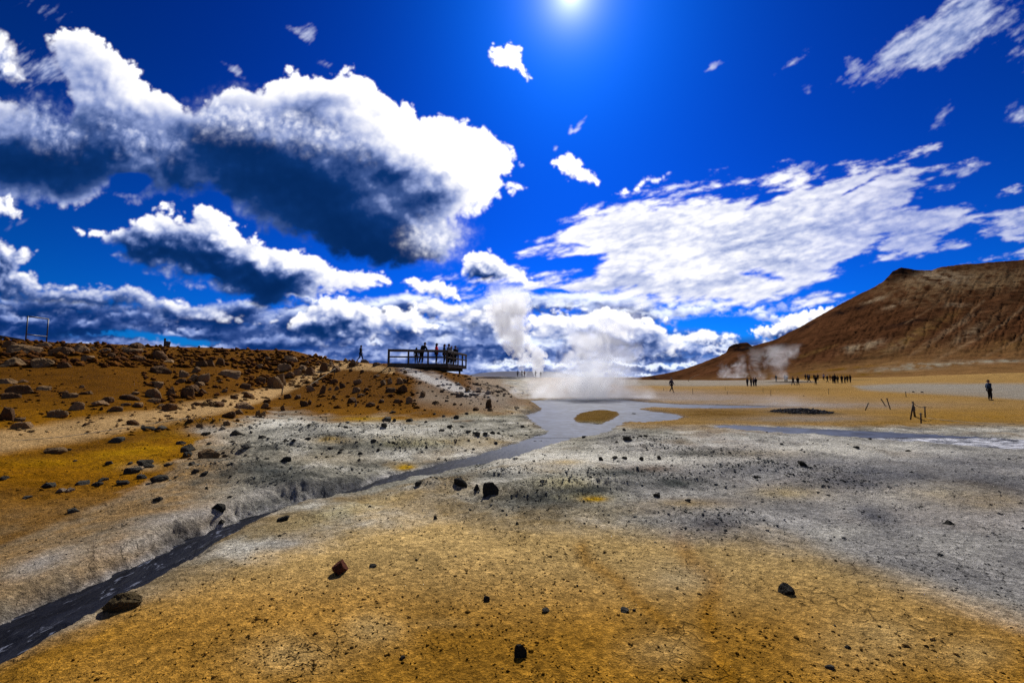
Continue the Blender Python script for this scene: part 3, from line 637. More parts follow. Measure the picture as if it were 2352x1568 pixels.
def mud_material(name, col, rough, ripple, rscale, crust=0.0, stretch=(1, 1, 1), crust_glint_col=(.62, .62, .66), spec=.5, fade=None):
    m, t, p = base_mat(name)
    tc = t.new('ShaderNodeTexCoord')
    uv = t.new('ShaderNodeAttribute', attribute_name='flow')      # metres along and across the flow
    mp = t.new('ShaderNodeMapping'); mp.inputs['Scale'].default_value = stretch; t.link(uv.outputs['Vector'], mp.inputs['Vector'])
    v = mp.outputs[0]
    n1 = t.noise(v, rscale, 5, .6, 1.2); n2 = t.noise(v, rscale*4.5, 4, .6, .5)
    c = t.mix(t.ramp(n1, (.35, .65, 0, 1)), rgba(tuple(x*.6 for x in col)), rgba(tuple(min(1, x*1.5) for x in col)))
    r = t.math('MULTIPLY_ADD', n2, .12, rough)
    if crust:
        cm = t.ramp(t.noise(v, rscale*2.2, 6, .68, 1.0), (.66-crust, .74-crust, 0, 1))
        c = t.mix(cm, c, rgba(crust_glint_col)); r = t.math('MULTIPLY_ADD', cm, .5, r)  # pale flecks: foam and silt crust, with water glints put into the colour
    b = t.new('ShaderNodeBump'); b.inputs['Strength'].default_value = ripple;
    if fade:      # upstream the colour blends to the pool's; grazing sky reflection is painted in
        sx = t.new('ShaderNodeSeparateXYZ'); t.link(uv.outputs['Vector'], sx.inputs[0])
        k = t.ramp(sx.outputs[0], (fade[0], fade[1], 0, 1))
        c = t.mix(k, c, rgba(fade[2])); r = t.math('MULTIPLY_ADD', k, -.03, r); t.link(t.math('MULTIPLY_ADD', k, .06-spec, spec), p.inputs['Specular IOR Level'])
        t.link(t.math('MULTIPLY_ADD', k, .25-ripple, ripple), b.inputs['Strength'])
    t.link(c, p.inputs['Base Color']); t.link(r, p.inputs['Roughness'])
    b.inputs['Distance'].default_value = .03
    t.link(t.math('MULTIPLY_ADD', n2, .35, n1), b.inputs['Height']); t.link(b.outputs[0], p.inputs['Normal'])
    if not fade: p.inputs['Specular IOR Level'].default_value = spec
    return m
def rock_material():
    m, t, p = base_mat('stone')
    oi = t.new('ShaderNodeObjectInfo'); tc = t.new('ShaderNodeTexCoord')
    off = t.new('ShaderNodeVectorMath', operation='ADD'); t.link(tc.outputs['Object'], off.inputs[0])
    cv = t.new('ShaderNodeCombineXYZ'); r = t.math('MULTIPLY', oi.outputs['Random'], 40.0); t.link(r, cv.inputs[0]); t.link(cv.outputs[0], off.inputs[1])
    n1 = t.noise(off.outputs[0], 2.2, 7, .7); n2 = t.noise(off.outputs[0], 7.0, 5, .7)
    k = t.math('MULTIPLY', t.math('MULTIPLY_ADD', n1, 1.3, .35), t.math('MULTIPLY_ADD', n2, .9, .55))
    c = t.new('ShaderNodeVectorMath', operation='SCALE'); t.link(oi.outputs['Color'], c.inputs[0]); t.link(k, c.inputs['Scale'])
    t.link(c.outputs[0], p.inputs['Base Color'])
    b = t.new('ShaderNodeBump'); b.inputs['Strength'].default_value = .9; b.inputs['Distance'].default_value = .12
    t.link(t.math('MULTIPLY_ADD', n2, .5, n1), b.inputs['Height']); t.link(b.outputs[0], p.inputs['Normal'])
    p.inputs['Roughness'].default_value = .95; p.inputs['Specular IOR Level'].default_value = .08
    return m
M_SOIL = ground_material(); M_MOUNT = mountain_material(); M_ROCK = rock_material()
M_WOOD = simple('weathered_wood', (.075, .060, .045), .85, .2, 6, .45, .4)
M_WOODTOP = simple('grey_wood', (.15, .135, .115), .8, .2, 7, .4, .4)
M_METAL = simple('dark_steel', (.05, .05, .055), .45, .5, 12, .3)
M_STAKE = simple('rusty_iron', (.06, .035, .022), .7, .3, 30, .4)
M_ROPE = simple('pale_rope', (.30, .24, .15), .9, .1)
M_SIGN = simple('sign_board', (.10, .085, .07), .7, .2, 10, .3)
# ---------------------------------------------------------------- ground sheet
def build_ground():
    th = np.concatenate([np.linspace(-math.pi, -1.10, 40, endpoint=False), np.linspace(-1.10, 1.10, 1000), np.linspace(1.10, math.pi, 41)[1:-1]])
    r = np.concatenate([[0.02, .3], np.exp(np.linspace(math.log(.7), math.log(150), 840)), np.exp(np.linspace(math.log(155), math.log(9000), 50))])
    R, T = np.meshgrid(r, th, indexing='ij')
    X, Y = R*np.sin(T), R*np.cos(T)
    Z = height(X, Y)
    C = zones(X, Y, Z)
    o = grid_obj('ground', np.stack([X, Y, Z], -1), M_SOIL, C, True, True)
    props(o, kind='structure')
build_ground()
def flow_attr(o, F_):
    at = o.data.attributes.new('flow', 'FLOAT_VECTOR', 'POINT')
    at.data.foreach_set('vector', F_.reshape(-1).astype(np.float32))
def ribbon(name, pts, widths, z, mat, nacross=9, extra=.14):
    pts = np.array(pts); n = 260
    L = np.concatenate([[0], np.cumsum(np.hypot(*np.diff(pts, axis=0).T))])
    s = np.linspace(0, L[-1], n)
    x = np.interp(s, L, pts[:, 0]); y = np.interp(s, L, pts[:, 1]); w = np.interp(s, L, np.interp(np.linspace(0, 1, len(L)), np.linspace(0, 1, len(widths)), widths))+extra
    ker = np.ones(9)/9
    x = np.convolve(np.pad(x, 4, mode='edge'), ker, 'valid'); y = np.convolve(np.pad(y, 4, mode='edge'), ker, 'valid')
    tx, ty = np.gradient(x), np.gradient(y); l = np.hypot(tx, ty); nx, ny = -ty/l, tx/l
    k = np.linspace(-1, 1, nacross)
    X = x[:, None]+nx[:, None]*w[:, None]*k; Y = y[:, None]+ny[:, None]*w[:, None]*k
    Z = np.full_like(X, 0)+(water_level(s/L[-1])[:, None] if z is None else z)
    o = grid_obj(name, np.stack([X, Y, Z], -1), mat)
    if o.data.polygons[0].normal.z < 0: o.data.flip_normals()
    flow_attr(o, np.stack([s[:, None]+0*X, k*w[:, None], 0*X], -1))
    return props(o, kind='structure')
M_STREAM = mud_material('stream_mud', (.008, .009, .014), .45, 1.0, 2.4, .07, (.9, 2.4, 1), crust_glint_col=(.13, .14, .18), spec=.03, fade=(6.5, 11.5, (.050, .060, .088)))
M_POOL = mud_material('pool_mud', (.050, .060, .088), .42, .25, 1.4, .0, (.8, .8, 1), spec=.06)
M_CHANNEL = mud_material('channel_mud', (.008, .009, .012), .55, 1.0, 2.6, .170, (.40, 2.2, 1), crust_glint_col=(.80, .80, .84), spec=.06)
ribbon('stream', STREAM, STREAM_W, None, M_STREAM)
ribbon('mud_channel', RIGHT, RIGHT_W, -.060, M_CHANNEL, extra=.6)
def build_pool():
    P_ = np.array(POOL); x0, y0 = P_.min(0)-np.array([1.0, .6]); x1, y1 = P_.max(0)+1.0
    gx, gy = np.meshgrid(np.linspace(x0, x1, 60), np.linspace(y0, y1, 60))
    V = np.stack([gx, gy, np.full_like(gx, -.054)], -1)
    o = grid_obj('mud_pool', V, M_POOL); flow_attr(o, np.stack([gx, gy, 0*gx], -1)); props(o, kind='structure')
build_pool()
# ---------------------------------------------------------------- mountain on the right
RIDGE = [(1380, 876), (1460, 871), (1490, 866), (1512, 859), (1535, 860), (1570, 848), (1600, 837), (1640, 821), (1668, 809), (1674, 796), (1690, 788), (1716, 785), (1728, 794), (1762, 788), (1800, 769), (1850, 743), (1880, 726), (1940, 692), (2000, 662), (2026, 648), (2042, 632), (2050, 622), (2070, 614), (2100, 618), (2140, 620), (2160, 613), (2200, 607), (2260, 603), (2300, 600), (2352, 596), (2450, 590), (2600, 598), (2900, 650), (3300, 780), (3700, 860)]
def build_mountain():
    n, mrow = 900, 300
    pxs = np.linspace(1385, 3650, n)
    ry = np.interp(pxs, [a for a, b in RIDGE], [b for a, b in RIDGE])
    ry = ry+2.0*fbm(pxs/26, pxs*0, 4, .6, 201)+1.0*fbm(pxs/7, pxs*0+3, 3, .6, 203)
    a, b, c = pix_dir(pxs*K, ry*K)
    Yr = np.interp(pxs, [1380, 1500, 1700, 2000, 2352, 3000, 3700], [330, 330, 350, 420, 420, 380, 300])
    t = Yr/b
    Zr = np.maximum(EYE+c*t, 1.0)
    U = a/b
    Yb = np.interp(pxs, [1380, 1500, 1650, 1800, 2000, 2352, 3000, 3700], [290, 240, 175, 150, 140, 118, 110, 150])
    s = np.concatenate([np.linspace(0, 1, mrow), 1+np.linspace(.02, .6, 24)])
    Sg, Pg = np.meshgrid(s, pxs, indexing='ij')
    Yg = Yb+(Yr-Yb)*Sg; Xg = U*Yg
    base = base_height(Xg, Yg)-.8
    pw = np.interp(pxs, [1380, 1700, 2000, 2352, 3700], [1.25, 1.2, 1.35, 1.5, 1.4])
    prof = np.where(Sg <= 1, Sg**pw, 1-(Sg-1)*1.1)
    kz = np.hanning(121); kz /= kz.sum()
    Zs = np.convolve(np.pad(Zr, 60, mode='edge'), kz, 'valid')          # the crags stand only on the crest
    Zc = Zs+(Zr-Zs)*sstep(.90, .995, Sg)
    Zg = base*(1-np.clip(Sg, 0, 1))+Zc*prof
    env = np.sin(np.clip(Sg, 0, 1)*math.pi)**.7*np.clip(Zr/30, .1, 1)
    gul = fbm(Pg/40+Sg*2.2, Sg*2.2, 5, .55, 205)
    Zg = Zg+env*(2.8*fbm((Xg+Yg*.5)/34, (Yg-Xg*.5)/60, 5, .55, 205)+1.4*fbm(Xg/9, Yg/9, 5, .6, 207))
    q_ = Pg+150*(1-np.clip(Sg, 0, 1))
    Zg = Zg-env*.65*np.exp(-(fbm(q_/34, Sg*2.6, 5, .55, 217)/.07)**2)*sstep(.1, .3, Sg)
    # colours by place
    X, Y, Z = Xg, Yg, Zg
    px, py = project(X, Y, Z); px /= K; py /= K
    n1 = fbm(px/60, py/26, 5, .6, 211); n2 = fbm(px/22, py/9, 5, .6, 213); n3 = fbm((px-py*.5)/120, (py+px*.45)/16, 5, .6, 215)
    C = np.empty(X.shape+(3,)); C[:] = (.082, .034, .014)
    C = C*(1+.5*n1+.45*n2+.6*n3)[..., None]
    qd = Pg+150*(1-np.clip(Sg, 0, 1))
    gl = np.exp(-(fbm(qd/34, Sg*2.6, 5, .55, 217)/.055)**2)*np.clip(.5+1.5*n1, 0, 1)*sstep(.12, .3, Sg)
    C = C*(1-.42*gl[..., None])  # relief put into the colour as darker gully lines
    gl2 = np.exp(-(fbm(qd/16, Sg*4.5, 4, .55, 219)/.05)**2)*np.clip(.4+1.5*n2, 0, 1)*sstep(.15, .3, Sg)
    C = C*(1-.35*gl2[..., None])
    def mx(col, m):
        nonlocal C
        m = np.clip(m, 0, 1)[..., None]; C = C*(1-m)+np.array(col)*m
    def el(x, y, rx, ry, rot=0.0):
        r = math.radians(rot); dx, dy = px-x, py-y; cc, ss = math.cos(r), math.sin(r)
        return np.exp(-((dx*cc+dy*ss)/rx)**2-((-dx*ss+dy*cc)/ry)**2)*np.clip(.85+2.4*n2+1.1*n1, 0, 1.9)
    mx([0.185, 0.115, 0.055], el(2180, 645, 150, 26, -4)*.95+el(2300, 640, 80, 26)*.6+el(2120, 690, 80, 18)*.3+el(2220, 770, 120, 16, -35)*.35)
    mx([0.27, 0.195, 0.115], el(2170, 640, 60, 12)*.8+el(2140, 628, 40, 8)*.7+el(2010, 688, 26, 4, -16)+el(2050, 702, 24, 5, -20)*.6+el(1985, 795, 36, 8, -14)*1.2+el(1960, 800, 20, 6)+el(2060, 795, 30, 8, -20)*.5+el(2080, 780, 60, 5, -32)*.5+el(2200, 700, 26, 5)*.7+el(2225, 765, 30, 8, -30)*.6+el(2200, 745, 50, 6, -30)*.4)
    mx([0.145, 0.078, 0.024], el(2100, 770, 100, 12, -28)*.8+el(1870, 808, 60, 4, -18)*.6+el(2330, 790, 70, 16, -10)*.6)
    mx([0.012, 0.007, 0.006], el(2075, 622, 34, 8)*1.2+el(2044, 638, 12, 10)+el(1690, 795, 26, 8)*1.4+el(1715, 800, 20, 8)*.8+el(1950, 712, 60, 6, -14)*.8+el(2085, 740, 60, 6, -12)*.8+el(1860, 745, 30, 5, -28)*.6+el(1970, 825, 80, 6, -12)*.5+el(1510, 866, 30, 8)*.6+el(2315, 625, 5, 20, 12)*.8+el(2250, 640, 5, 16, 20)*.5+el(1780, 800, 40, 7, -20)*.4)
    for pts, wd, st in (([(2352, 705), (2300, 745), (2250, 775), (2200, 800), (2140, 832), (2090, 852)], 3.5, .85), ([(2260, 690), (2240, 705), (2200, 745), (2150, 780), (2110, 805), (2085, 818)], 3.0, .65), ([(2190, 745), (2150, 775), (2120, 790), (2100, 808)], 2.2, .5), ([(2160, 690), (2120, 720), (2080, 742)], 1.6, .4), ([(2060, 830), (2020, 838), (2030, 850), (2110, 848)], 3, .6), ([(2500, 640), (2420, 700), (2352, 770), (2260, 820)], 3, .6)):
        d, _ = line_d(px+n1*6, py+n2*3, pts)
        mx([0.21, 0.125, 0.062], np.exp(-(d/wd)**2)*st*np.clip(1+n2, .3, 1.4))
    # apron: ochre and pale crust at the foot
    ap = sstep(.34, .06, Sg+n1*.10)
    ap = ap*np.interp(Pg, [1500, 1760, 1900], [.0, .6, 1])
    mx([.23, .125, .045], ap*.75)
    mx([.30, .26, .18], (el(2060, 847, 90, 5, -3)+el(2180, 835, 120, 4, -3)+el(2300, 828, 90, 3)+el(2110, 838, 40, 6))*.5*sstep(.5, .2, Sg))
    mx([.16, .08, .012], (el(1930, 862, 120, 5, -3)+el(1900, 850, 120, 3, -6))*.8)
    C = np.clip(C, .006, .8)
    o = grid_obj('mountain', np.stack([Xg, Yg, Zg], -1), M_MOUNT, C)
    props(o, kind='structure')
build_mountain()
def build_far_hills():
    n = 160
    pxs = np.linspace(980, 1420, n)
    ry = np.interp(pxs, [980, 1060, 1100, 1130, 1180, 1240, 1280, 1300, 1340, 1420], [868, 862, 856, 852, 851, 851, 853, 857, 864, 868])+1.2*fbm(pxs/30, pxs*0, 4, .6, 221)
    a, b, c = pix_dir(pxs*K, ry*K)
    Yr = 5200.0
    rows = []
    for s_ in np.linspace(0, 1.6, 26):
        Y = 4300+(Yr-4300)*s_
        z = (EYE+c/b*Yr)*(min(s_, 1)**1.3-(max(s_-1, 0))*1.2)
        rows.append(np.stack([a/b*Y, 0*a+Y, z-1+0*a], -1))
    o = grid_obj('distant_hills', np.array(rows), simple('hazy_rock', (.10, .10, .13), .95, .05, .004, .4))  # aerial haze is put into the blue-grey rock colour
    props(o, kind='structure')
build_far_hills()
# ---------------------------------------------------------------- camera, light, sky
cam = bpy.data.cameras.new('camera'); cam.sensor_width = 36; cam.lens = 36*F/1024; cam.clip_start = .05; cam.clip_end = 30000
co = link(bpy.data.objects.new('camera', cam)); co.location = (0, 0, EYE); co.rotation_euler = (math.pi/2+PITCH, 0, 0)
S.camera = co
sun = bpy.data.lights.new('sun', 'SUN'); sun.energy = SUN_STRENGTH; sun.angle = math.radians(.5); sun.color = (1, .965, .91)
so = link(bpy.data.objects.new('sun', sun)); so.rotation_euler = Vector((-SUN[0], -SUN[1], -SUN[2])).to_track_quat('-Z', 'Y').to_euler()
S.view_settings.view_transform = 'Standard'; S.view_settings.look = 'None'; S.view_settings.exposure = EXPOSURE; S.view_settings.gamma = 1
S.render.engine = 'CYCLES'
S.cycles.max_bounces = 12; S.cycles.volume_bounces = 10; S.cycles.diffuse_bounces = 2; S.cycles.glossy_bounces = 3
S.cycles.use_denoising = True; S.cycles.denoiser = 'OPENIMAGEDENOISE'; S.cycles.denoising_input_passes = 'RGB_ALBEDO_NORMAL'; S.cycles.denoising_prefilter = 'NONE'
S.cycles.volume_step_rate = 1.0; S.cycles.volume_max_steps = 256
def build_world():
    gx0, gy0, st = -130.0, -110.0, .8
    px, py, rgb, al = sky_map(gx0, 1154.0, gy0, 392.0, st)
    H, W = al.shape
    # store by direction: u = x/y, v = z/y of the direction, looking north
    U0, U1, V0, V1 = -1.5, 1.5, -.05, 1.13
    w2, h2 = 1720, 680
    uu, vv = np.meshgrid(U0+(np.arange(w2)+.5)/w2*(U1-U0), V0+(np.arange(h2)+.5)/h2*(V1-V0))
    d = CP+vv*SP
    qx = CX+F*uu/d; qy = CY-F*(-SP+vv*CP)/d
    fx = np.clip((qx-gx0)/st-.5, 0, W-1.001); fy = np.clip((qy-gy0)/st-.5, 0, H-1.001)
    x0 = fx.astype(int); y0 = fy.astype(int); ax = (fx-x0)[..., None]; ay = (fy-y0)[..., None]
    A = np.concatenate([rgb*al[..., None], al[..., None]], -1)
    G = (A[y0, x0]*(1-ax)+A[y0, x0+1]*ax)*(1-ay)+(A[y0+1, x0]*(1-ax)+A[y0+1, x0+1]*ax)*ay
    e = np.minimum(np.minimum(uu-U0, U1-uu)/.12, (V1-vv)/.08); e = np.clip(e, 0, 1)[..., None]
    G = G*e
    img = bpy.data.images.new('cloud_map', w2, h2, alpha=True, float_buffer=True)
    img.colorspace_settings.name = 'Non-Color'; img.alpha_mode = 'CHANNEL_PACKED'
    img.pixels.foreach_set(G.astype(np.float32).reshape(-1)); img.update()
    w = bpy.data.worlds.new('World'); S.world = w; w.use_nodes = True
    t = NT(w); t.n.clear()
    out = t.new('ShaderNodeOutputWorld'); bg = t.new('ShaderNodeBackground'); bg.inputs['Strength'].default_value = SKY_STRENGTH
    t.link(bg.outputs[0], out.inputs[0])
    tc = t.new('ShaderNodeTexCoord'); dr = tc.outputs['Generated']
    sky = t.new('ShaderNodeTexSky', sky_type='NISHITA'); sky.sun_disc = False; sky.sun_elevation = SUN_EL; sky.sun_rotation = SUN_AZ
    sky.altitude = 400; sky.air_density = 1.0; sky.dust_density = .35; sky.ozone_density = 3.0
    gm = t.new('ShaderNodeGamma'); gm.inputs[1].default_value = SKY_GAMMA
    pre = t.new('ShaderNodeVectorMath', operation='SCALE'); t.link(sky.outputs[0], pre.inputs[0]); pre.inputs['Scale'].default_value = .1
    t.link(pre.outputs[0], gm.inputs[0])
    mul = t.new('ShaderNodeVectorMath', operation='MULTIPLY'); t.link(gm.outputs[0], mul.inputs[0]); mul.inputs[1].default_value = SKY_TINT
    # brightness of the air near the sun and its slow fall away from it
    dot = t.new('ShaderNodeVectorMath', operation='DOT_PRODUCT'); nrm = t.new('ShaderNodeVectorMath', operation='NORMALIZE'); t.link(dr, nrm.inputs[0])
    t.link(nrm.outputs[0], dot.inputs[0]); dot.inputs[1].default_value = SUN
    ang = t.math('ARCCOSINE', t.math('MINIMUM', dot.outputs['Value'], .99999))
    sp = t.new('ShaderNodeSeparateXYZ'); t.link(nrm.outputs[0], sp.inputs[0])
    fall = t.math('MULTIPLY_ADD', t.math('EXPONENT', t.math('MULTIPLY', ang, -1.9)), FALL_A, FALL_B)
    b2 = t.new('ShaderNodeVectorMath', operation='SCALE'); t.link(mul.outputs[0], b2.inputs[0]); t.link(fall, b2.inputs['Scale'])
    def glow(width, power, col):
        e_ = t.math('EXPONENT', t.math('MULTIPLY', t.math('POWER', t.math('DIVIDE', ang, width), power), -1.0))
        n = t.new('ShaderNodeVectorMath', operation='SCALE'); n.inputs[0].default_value = col; t.link(e_, n.inputs['Scale'])
        return n.outputs[0]
    acc = b2.outputs[0]
    for g_ in GLOWS:
        ad = t.new('ShaderNodeVectorMath', operation='ADD'); t.link(acc, ad.inputs[0]); t.link(glow(*g_), ad.inputs[1]); acc = ad.outputs[0]
    # thinner, paler air low down
    lo = t.math('EXPONENT', t.math('MULTIPLY', t.math('MAXIMUM', sp.outputs[2], 0.0), -4.2))
    l2 = t.new('ShaderNodeVectorMath', operation='SCALE'); l2.inputs[0].default_value = (.0, .085, .10); t.link(lo, l2.inputs['Scale'])
    ad = t.new('ShaderNodeVectorMath', operation='ADD'); t.link(acc, ad.inputs[0]); t.link(l2.outputs[0], ad.inputs[1]); acc = ad.outputs[0]
    # clouds over it
    ym = t.math('MAXIMUM', sp.outputs[1], .02)
    u = t.math('DIVIDE', sp.outputs[0], ym); v = t.math('DIVIDE', sp.outputs[2], ym)
    cu = t.math('DIVIDE', t.math('SUBTRACT', u, U0), U1-U0); cv = t.math('DIVIDE', t.math('SUBTRACT', v, V0), V1-V0)
    cx = t.new('ShaderNodeCombineXYZ'); t.link(cu, cx.inputs[0]); t.link(cv, cx.inputs[1])
    im = t.new('ShaderNodeTexImage', image=img, interpolation='Cubic', extension='CLIP'); t.link(cx.outputs[0], im.inputs[0])
    front = t.math('GREATER_THAN', sp.outputs[1], .03)
    tr = t.math('SUBTRACT', 1.0, t.math('MULTIPLY', im.outputs['Alpha'], front))
    a1 = t.new('ShaderNodeVectorMath', operation='SCALE'); t.link(acc, a1.inputs[0]); t.link(tr, a1.inputs['Scale'])
    a2 = t.new('ShaderNodeVectorMath', operation='SCALE'); t.link(im.outputs['Color'], a2.inputs[0]); t.link(t.math('MULTIPLY', front, 1.0), a2.inputs['Scale'])
    s3 = t.new('ShaderNodeVectorMath', operation='ADD'); t.link(a1.outputs[0], s3.inputs[0]); t.link(a2.outputs[0], s3.inputs[1])
    # loose clouds in the part of the sky behind the viewer
    mv = t.new('ShaderNodeCombineXYZ'); zz = t.math('ADD', t.math('MAXIMUM', sp.outputs[2], 0.0), .12)
    t.link(t.math('DIVIDE', sp.outputs[0], zz), mv.inputs[0]); t.link(t.math('DIVIDE', sp.outputs[1], zz), mv.inputs[1])
    nb = t.ramp(t.noise(mv.outputs[0], .8, 6, .6), (.50, .68, 0, .8))
    nb = t.math('MULTIPLY', nb, t.ramp(sp.outputs[1], (.10, -.15, 0, 1)))
    fin = t.mix(nb, s3.outputs[0], (.55, .58, .68, 1))
    # everything above is written in displayed brightness; the Background carries the scale
    sc = t.new('ShaderNodeVectorMath', operation='SCALE'); t.link(fin, sc.inputs[0]); sc.inputs['Scale'].default_value = 1.0/SKY_STRENGTH/(2**EXPOSURE)
    t.link(sc.outputs[0], bg.inputs[0])
    w.cycles.sampling_method = 'MANUAL'; w.cycles.sample_map_resolution = 1024
build_world()
# ================================================================ rocks
def noise3(p, f, seed, octv=4):
    return (fbm(p[:, 0]*f+p[:, 2]*f*.7, p[:, 1]*f-p[:, 2]*f*.5, octv, .55, seed)+fbm(p[:, 1]*f+p[:, 0]*f*.4+9, p[:, 2]*f-p[:, 0]*f*.6, octv, .55, seed+40))*.7
def rock_mesh(seed, nplanes=13, rough=.10, sub=4, pit=.0):
    r = np.random.RandomState(seed)
    bm = bmesh.new(); bmesh.ops.create_icosphere(bm, subdivisions=sub, radius=1)
    d = np.array([v.co[:] for v in bm.verts])
    n = r.normal(size=(nplanes, 3)); n /= np.linalg.norm(n, axis=1)[:, None]
    n = np.concatenate([n, [[0.15*r.normal(), .15*r.normal(), 1]]]); n /= np.linalg.norm(n, axis=1)[:, None]
    dist = np.concatenate([.48+.42*r.rand(nplanes), [.50+.25*r.rand()]])
    c = d@n.T
    q = np.where(c > .05, dist/np.maximum(c, .05), 9)
    rad = np.minimum(q.min(1), 1.25)
    rad = rad*(1+rough*noise3(d, 1.6, seed)+rough*.55*noise3(d, 4.5, seed+5)+rough*.3*noise3(d, 11, seed+9))
    if pit: rad = rad-pit*np.clip(noise3(d, 3.2, seed+3)-.15, 0, 1)
    p = d*rad[:, None]
    mn, mx = p.min(0), p.max(0)
    p = (p-(mn+mx)/2)/((mx-mn)/2)
    up = (p[:, 2:3]+1)/2                     # broad at the foot, narrower and askew at the top
    p[:, :2] = p[:, :2]*(1-up**1.4*(.30+.35*r.rand()))+up*r.uniform(-.28, .28, 2)
    p[:, 2] += .20*noise3(p, 1.3, seed+77, 3)*up[:, 0]
    mn, mx = p.min(0), p.max(0)
    p = (p-(mn+mx)/2)/((mx-mn)/2)            # fill the box -1..1
    for v, co_ in zip(bm.verts, p): v.co = co_
    me = bpy.data.meshes.new('rock'); bm.to_mesh(me); bm.free(); me.materials.append(M_ROCK)
    return me
ROCKS_M = [rock_mesh(300+i*11, 7+i % 5, .08+.02*(i % 4), 4, .25 if i % 3 == 0 else 0) for i in range(14)]
BIG_M = rock_mesh(777, 16, .13, 5, .2)
# cx, base y, width, height as seen (offset/scale of the part of the photo they were measured in)
A_ = [(220,525,300,95),(560,545,220,90),(735,525,160,90),(90,470,120,60),(400,480,140,60),(610,460,80,40),(850,500,90,45),(960,510,110,40),(1250,475,190,45),(1140,490,90,35),(1220,525,190,30),
(130,640,240,95),(375,650,210,90),(590,655,130,50),(805,590,130,50),(1015,560,90,45),(1115,570,90,22),(1270,590,130,50),(1470,575,190,80),(1560,605,130,35),(1480,705,190,75),
(1690,740,110,70),(1800,700,90,60),(1780,780,130,70),(1870,790,120,90),(1850,640,110,60),(1930,640,90,70),(2020,630,90,70),(2110,740,220,75),(2215,620,65,35),(2280,690,60,30),
(1430,835,150,60),(1410,930,140,90),(1570,910,110,90),(1720,930,130,100),(1770,870,130,60),(1855,890,100,50),(1660,790,100,40),(1830,820,110,40),
(210,785,100,30),(75,800,150,50),(190,890,260,60),(400,860,140,40),(100,935,170,55),(750,840,50,30),(640,930,140,45),(580,895,90,30),(820,895,70,30),(755,900,80,25),
(700,1040,130,75),(920,1000,160,40),(980,975,130,55),(1190,950,180,55),(1240,900,80,30),(1150,1005,90,30),(1260,1015,120,45),(1410,975,140,35),(1550,1050,150,70),(1480,1020,90,40),(1050,1055,160,45),(530,1110,180,75),(60,1140,130,130),(180,1145,110,30),(205,1210,200,55),(715,1160,35,15),(790,1180,70,22),(1220,1175,120,45),(1535,1105,60,20),(1800,1000,100,25),(1990,1010,160,30),(1930,970,90,30),(2060,880,60,35),(2150,940,80,40),(2250,850,110,60),(2010,785,60,20),(2270,930,130,60),(2250,1030,200,60),(2100,1115,150,60),(2200,1080,100,50),(1735,1160,70,35),
(1360,1230,120,50),(1465,1225,110,45),(1070,1340,130,50),(510,1440,160,65),(630,1415,50,25),(1660,1355,80,30),(1890,1270,80,30),(2080,1180,70,40),(1830,1205,70,40),(2160,1270,120,25),(1730,1420,130,70),(1720,1465,80,45),(1910,1360,60,25),(1920,1480,180,95),(2050,1440,40,20),(2270,1395,120,50),(2130,1340,50,20),(1000,1540,60,35),(1190,1540,50,25),(1330,1545,130,30),(685,1515,40,20)]
B_ = [(40,800,110,70),(180,840,180,110),(230,820,100,120),(300,745,110,60),(370,720,100,55),(500,720,120,80),(620,690,90,90),(730,690,110,60),(430,680,150,60),(260,680,150,70),(110,580,60,30),(190,700,60,50),(30,660,80,40),(320,600,150,60),(470,630,60,40),(570,615,60,30),(690,645,90,60),
(710,800,80,45),(930,805,100,50),(550,800,90,35),(505,870,80,60),(610,890,70,80),(680,860,50,30),(740,860,50,40),(790,840,70,50),(920,880,90,50),(1010,875,60,40),(965,920,90,30),(290,935,80,45),(220,945,40,20),(380,940,80,40),(710,935,60,30),(790,955,25,15),(1170,815,80,55),(1230,800,60,60),(1320,800,80,60),(1360,795,60,45),(1370,705,45,30),(1505,800,40,25),(1235,880,110,50),(1345,880,110,75),(1425,885,35,15),(1530,920,75,50),(1405,980,80,65),(1150,975,70,35),(1295,975,75,35),(880,975,110,50),(915,1010,30,40),(1050,1010,110,40),(440,1010,90,60),(490,995,50,50),(80,1030,80,55),(100,975,80,35),(250,1050,70,60),(60,1105,70,50),(15,1100,50,60),(1220,915,40,20),(1945,875,80,40),(1650,985,90,30),(2140,1020,90,85),(2015,1045,80,30),(2150,1050,70,30),(1930,1080,50,20),(870,690,45,30),(975,700,50,30),(1110,740,90,30),
(835,610,40,25),(890,608,60,28),(1000,605,100,25),(900,640,130,30),(1110,635,100,25),
(1195,1150,120,35),(1270,1145,35,30),(1175,1200,60,45),(1410,1145,70,25),(1560,1160,45,25),(1835,1120,60,40),(1725,1105,40,22),(1640,1085,40,20),(1255,1070,60,25),(1775,1210,55,40),(1705,1240,55,28),(1890,1200,40,18),(1950,1250,55,30),(2025,1275,85,42),(2105,1270,50,30),(2170,1260,50,30),(2230,1265,40,25),(820,1210,50,25),(765,1195,40,20),(475,1315,60,25),(345,1325,40,20),(270,1330,60,20),(60,1300,70,30),(680,1400,60,25),(790,1415,50,22),(960,1450,50,25),(1075,1335,65,32),(1260,1355,50,28),(1225,1345,30,20),(1565,1390,35,28),(1120,1420,35,30),(2200,1355,40,28),(1995,1405,35,15),(270,1515,100,52),(770,1435,50,15),(1830,1325,40,18),(910,1290,25,12),(490,1180,30,15)]
C_ = [(100,1205,50,30),(210,1350,45,30),(660,1295,40,22),(1030,1230,38,25),(1175,1285,40,15),(1225,1285,42,18),(750,1255,35,10),(1060,1315,90,12),(960,1340,30,15),(815,1505,48,38),(1185,1500,50,35),(1350,1490,35,38),(945,1485,60,22),(1030,1490,60,20),(300,1460,20,10),(1115,1088,50,12),(1190,1078,25,10)]
